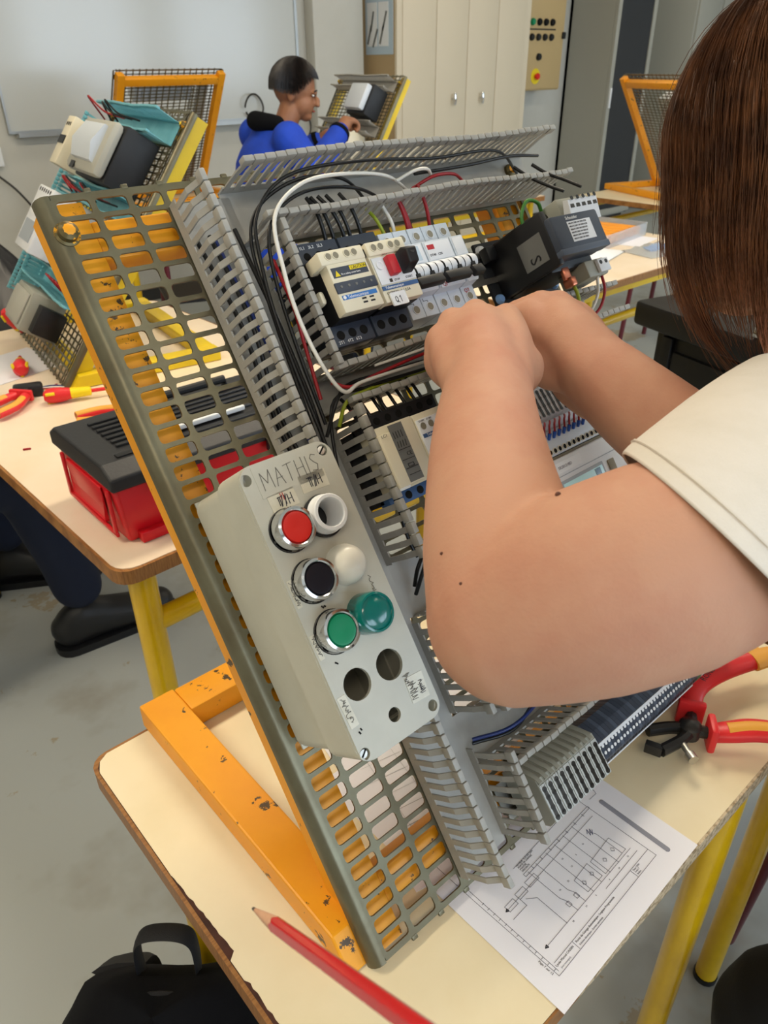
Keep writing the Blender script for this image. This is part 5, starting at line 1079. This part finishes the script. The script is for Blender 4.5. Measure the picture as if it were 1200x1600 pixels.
# ---- the boy in blue at the back (faces +x)
bt = thing('person', 'boy in a blue jacket with short black hair, wiring a board at the back', 'person', T((1.78, 2.76, 0)) @ RZ(-8))
def bcap(b, pts, rad, n=14): return capsule(b, pts, rad, n)
b = MB(); HB = T((.155, .0, 1.270)) @ RZ(-124) @ RX(-12)
def bb(c, r, seg=18):
    m = HB @ T(c) @ Matrix.Diagonal((*r, 1)); bmesh.ops.create_uvsphere(b.bm, u_segments=seg, v_segments=seg//2+2, radius=1, matrix=m)
bb((0, -.006, .02), (.072, .090, .088)); bb((0, .035, -.04), (.056, .055, .060)); bb((0, .058, -.082), (.030, .030, .024)); bb((0, .100, -.022), (.011, .014, .020)); bb((0, .106, -.034), (.014, .010, .009)); bb((-.073, -.004, -.016), (.008, .016, .026)); bb((.073, -.004, -.016), (.008, .016, .026)); bb((0, .084, -.060), (.018, .010, .005)); bb((0, .086, .010), (.044, .010, .009))
bcap(b, [(.06, .0, 1.05), (.09, 0, 1.12), (.13, 0, 1.20)], [.06, .05, .05]); bcap(b, [(.0, 0, .60), (.0, 0, .85), (.05, 0, 1.03)], [.10, .10, .08])
RS, RE2, RH = (.03, -.165, 1.10), (.09, -.25, .98), (.300, -.17, 1.150); LS, LE2, LH = (.03, .165, 1.10), (.12, .22, .95), (.33, .03, 1.09)
for s_, e_, h_ in ((RS, RE2, RH), (LS, LE2, LH)):
    w = Vector(e_).lerp(Vector(h_), .86); bcap(b, [s_, e_], [.05, .042]); bcap(b, [e_, w], [.04, .028]); h = Vector(h_)
    bcap(b, [w, h], [.027, .030])
    for q in range(4):
        k = h+Vector((.012, .016*(q-1.5), .018-.006*abs(q-1.5))); bcap(b, [h.lerp(k, .3), k, k+Vector((.030, 0, -.006)), k+Vector((.040, 0, -.028)), k+Vector((.026, 0, -.040))], [.012, .0105, .0095, .0085, .0075], 10)
    bcap(b, [w+Vector((.01, .012, .0)), h+Vector((.016, .02, -.018)), h+Vector((.042, .010, -.026))], [.014, .012, .008], 10)
skinned(b, 'body', 'skin_dark', bt, .005, 5)
for c in ((-.029, .083, .0), (.029, .083, .0)):
    e = MB(); m = HB @ T(c) @ Matrix.Diagonal((.009, .006, .0042, 1)); bmesh.ops.create_uvsphere(e.bm, u_segments=12, v_segments=8, radius=1, matrix=m); e = e.build('eye', 'pure_white', bt); i_ = MB(); m = HB @ T((c[0], c[1]+.0045, c[2])) @ Matrix.Diagonal((.0048, .003, .0046, 1)); bmesh.ops.create_uvsphere(i_.bm, u_segments=10, v_segments=8, radius=1, matrix=m); i_.build('iris', 'blk', e)
    m = MB(); m.box(-.014, .014, -.003, .003, -.0025, .0025, M=HB @ T((c[0], c[1]+.006, c[2]+.018))); m.build('eyebrow', 'hair_black', bt)
m = MB(); m.ball((0, 0, 0), (.020, .006, .005), 12, None); o = m.build('lips', 'lip', bt, HB @ T((0, .092, -.060)))
b = MB()
bcap(b, [(-.03, 0, .56), (-.03, 0, .78), (.0, 0, .98), (.03, 0, 1.08)], [(.125, .17), (.125, .17), (.125, .18), (.085, .14)], 22)
for s_, e_, h_ in ((RS, RE2, RH), (LS, LE2, LH)):
    w = Vector(e_).lerp(Vector(h_), .80); bcap(b, [s_, Vector(s_).lerp(Vector(e_), .5), e_, Vector(e_).lerp(w, .5), w], [.072, .065, .058, .052, .043], 16)
skinned(b, 'jacket', 'blue_jacket', bt, .008, 5)
b = MB(); bcap(b, [(.02, -.085, 1.155), (-.035, 0, 1.165), (.02, .085, 1.155)], [.034, .040, .034]); bcap(b, [(.07, -.06, 1.12), (.115, -.02, 1.03), (.125, 0, .90)], [.026, .030, .028]); skinned(b, 'black_hood', 'fabric_black', bt, .008, 4)
for s_, e_, h_ in ((RS, RE2, RH), (LS, LE2, LH)):
    w0 = Vector(e_).lerp(Vector(h_), .79); w1 = Vector(e_).lerp(Vector(h_), .85); MB().cyl(w0, w1, .047, .043, n=18).build('cuff', 'fabric_black', bt)
def blim(a):
    u = min(1, max(0, (math.sin(a)+.15)/.95)); u = u*u*(3-2*u); return R(103-42*u)
rows = []; n = 40
for i in range(13):
    th = R(3+i*9.3); row = []
    for j in range(n):
        a = 2*math.pi*j/n; fr_ = math.sin(a); k = math.sin(min(th, R(92))); lim = blim(a); t2 = min(th, lim)
        k = math.sin(t2) if t2 < R(90) else 1-.12*(t2-R(90)); w = 1+.02*math.sin(11*a+i)+.015*math.sin(23*a)
        row.append(HB @ Vector((.082*k*w*math.cos(a), -.006+.102*k*w*fr_, .024+.100*math.cos(t2))))
    rows.append(row)
hb = MB().grid(rows, close=True).build('hair', 'hair_black', bt, smooth=80); random.seed(4); b = MB()
for i in range(1500):
    a = random.uniform(0, 2*math.pi); t0 = R(random.uniform(0, 55)); lim = blim(a)+R(random.uniform(-2, 9)); pts = []
    for k in range(6):
        th = t0+(lim-t0)*k/5; q = 1.0+.02*random.random()+.03*(k/5); kk = math.sin(th) if th < R(90) else 1-.12*(th-R(90)); pts.append(HB @ Vector((.083*q*kk*math.cos(a+.05*k), -.006+.103*q*kk*math.sin(a+.05*k), .024+.101*q*math.cos(th))))
    b.tube(pts, [.0011*(1-.6*k/5) for k in range(6)], 3, caps=False)
hs = b.build('hair_strands', 'hair_black', hb, smooth=0); hs['kind'] = 'stuff'
b = MB(); bcap(b, [(0, 0, .52), (0, 0, .58)], [.14, .13], 18)
for y in (-.09, .09): bcap(b, [(.0, y, .52), (.22, y*1.1, .53), (.42, y*1.1, .52), (.43, y*1.1, .30), (.40, y*1.1, .08)], [.085, .078, .065, .055, .05], 14)
skinned(b, 'trousers', 'navy', bt, .01, 4)
for y in (-.10, .10): b = MB(); bcap(b, [(.36, y, .045), (.46, y, .042), (.54, y, .034)], [(.042, .038), (.040, .042), (.030, .038)]); skinned(b, 'shoe', 'shoe', bt, .007, 3)
t = thing('chair', 'chair of the boy in the blue jacket', 'chair', T((1.76, 2.76, 0)) @ RZ(-90)); MB().prism(rrect(-.19, .19, -.19, .19, .05), .40, .415).build('seat', 'blk', t)
for x in (-.17, .17):
    for y in (-.17, .17): MB().tube([(x, y, .40), (x*1.08, y*1.1, 0)], .0125, 10).build('leg', 'maroon_tube', t)
# ---- the seated person whose legs show under the left desk (body beyond the left frame edge, faces +x)
lt = thing('person', 'seated person in navy trousers and black work shoes, legs under the left desk', 'person', T((-.30, 1.60, 0)))
b = MB()
bcap(b, [(0, 0, .50), (0, 0, .60)], [.15, .13], 20)
bcap(b, [(.0, -.09, .52), (.25, -.07, .54), (.47, -.06, .52), (.53, -.07, .34), (.550, -.085, .185)], [.095, .090, .078, .070, .064], 18)
bcap(b, [(.0, .09, .52), (.25, .20, .54), (.44, .30, .52), (.48, .32, .34), (.495, .33, .185)], [.095, .090, .078, .070, .064], 18)
skinned(b, 'trousers', 'navy', lt, .008, 5)
for x, y, a in ((.555, -.09, -6), (.50, .33, -30)):
    b = MB(); dx, dy = math.cos(R(a)), math.sin(R(a)); P_ = lambda s, z: (x+dx*s, y+dy*s, z)
    bcap(b, [P_(-.055, .055), P_(-.01, .075), P_(.05, .065), P_(.13, .052), P_(.20, .046)], [(.055, .042), (.070, .045), (.055, .047), (.044, .050), (.036, .045)], 16); sh = skinned(b, 'shoe', 'shoe', lt, .006, 3)
    b = MB(); b.prism(rrect(-.10, .245, -.05, .05, .045), .0, .022, T((x, y, 0)) @ RZ(a)); b.build('sole', 'blk', sh)
    for i in range(4): MB().tube(bez([P_(.02+.025*i, .112-.012*i), (x+dx*(.035+.025*i)-dy*.03, y+dy*(.035+.025*i)+dx*.03, .098-.012*i)], 3), .0025, 6).build('lace', 'blk', sh)
b = MB(); bcap(b, [(0, 0, .58), (-.01, 0, .80), (.02, 0, 1.02)], [(.13, .17), (.12, .17), (.10, .17)], 20); bcap(b, [(.02, -.18, 1.04), (.10, -.22, .86), (.33, -.12, .82)], [.06, .05, .04]); bcap(b, [(.02, .18, 1.04), (.10, .22, .86), (.33, .12, .82)], [.06, .05, .04]); skinned(b, 'pullover', 'navy', lt, .008, 5)
b = MB(); bcap(b, [(.03, 0, 1.05), (.05, 0, 1.16)], [.055, .052]); b.ball((.07, 0, 1.26), (.092, .074, .110), 18); b.ball((.165, 0, 1.25), (.016, .012, .022), 10)
for y in (-.12, .12):
    bcap(b, [(.31, y, .82), (.37, y*.9, .82)], [.03, .034])
    for q in range(4): bcap(b, [(.38, y*.9+.017*(q-1.5), .822), (.42, y*.9+.018*(q-1.5), .825), (.45, y*.9+.018*(q-1.5), .808)], [.0105, .0095, .008], 8)
    bcap(b, [(.36, y*.9-math.copysign(.03, y), .815), (.40, y*.9-math.copysign(.045, y), .81)], [.012, .009], 8)
skinned(b, 'body', 'skin', lt, .005, 5)
b = MB(); b.ball((.055, 0, 1.285), (.095, .082, .105), 18); b.build('hair', 'hair_black', lt)
t = thing('chair', 'chair of the person whose legs show under the left desk', 'chair', T((-.32, 1.60, 0)) @ RZ(-90)); MB().prism(rrect(-.19, .19, -.19, .19, .05), .36, .375).build('seat', 'blk', t)
for x in (-.17, .17):
    for y in (-.17, .17): MB().tube([(x, y, .36), (x*1.08, y*1.1, 0)], .0125, 10).build('leg', 'maroon_tube', t)
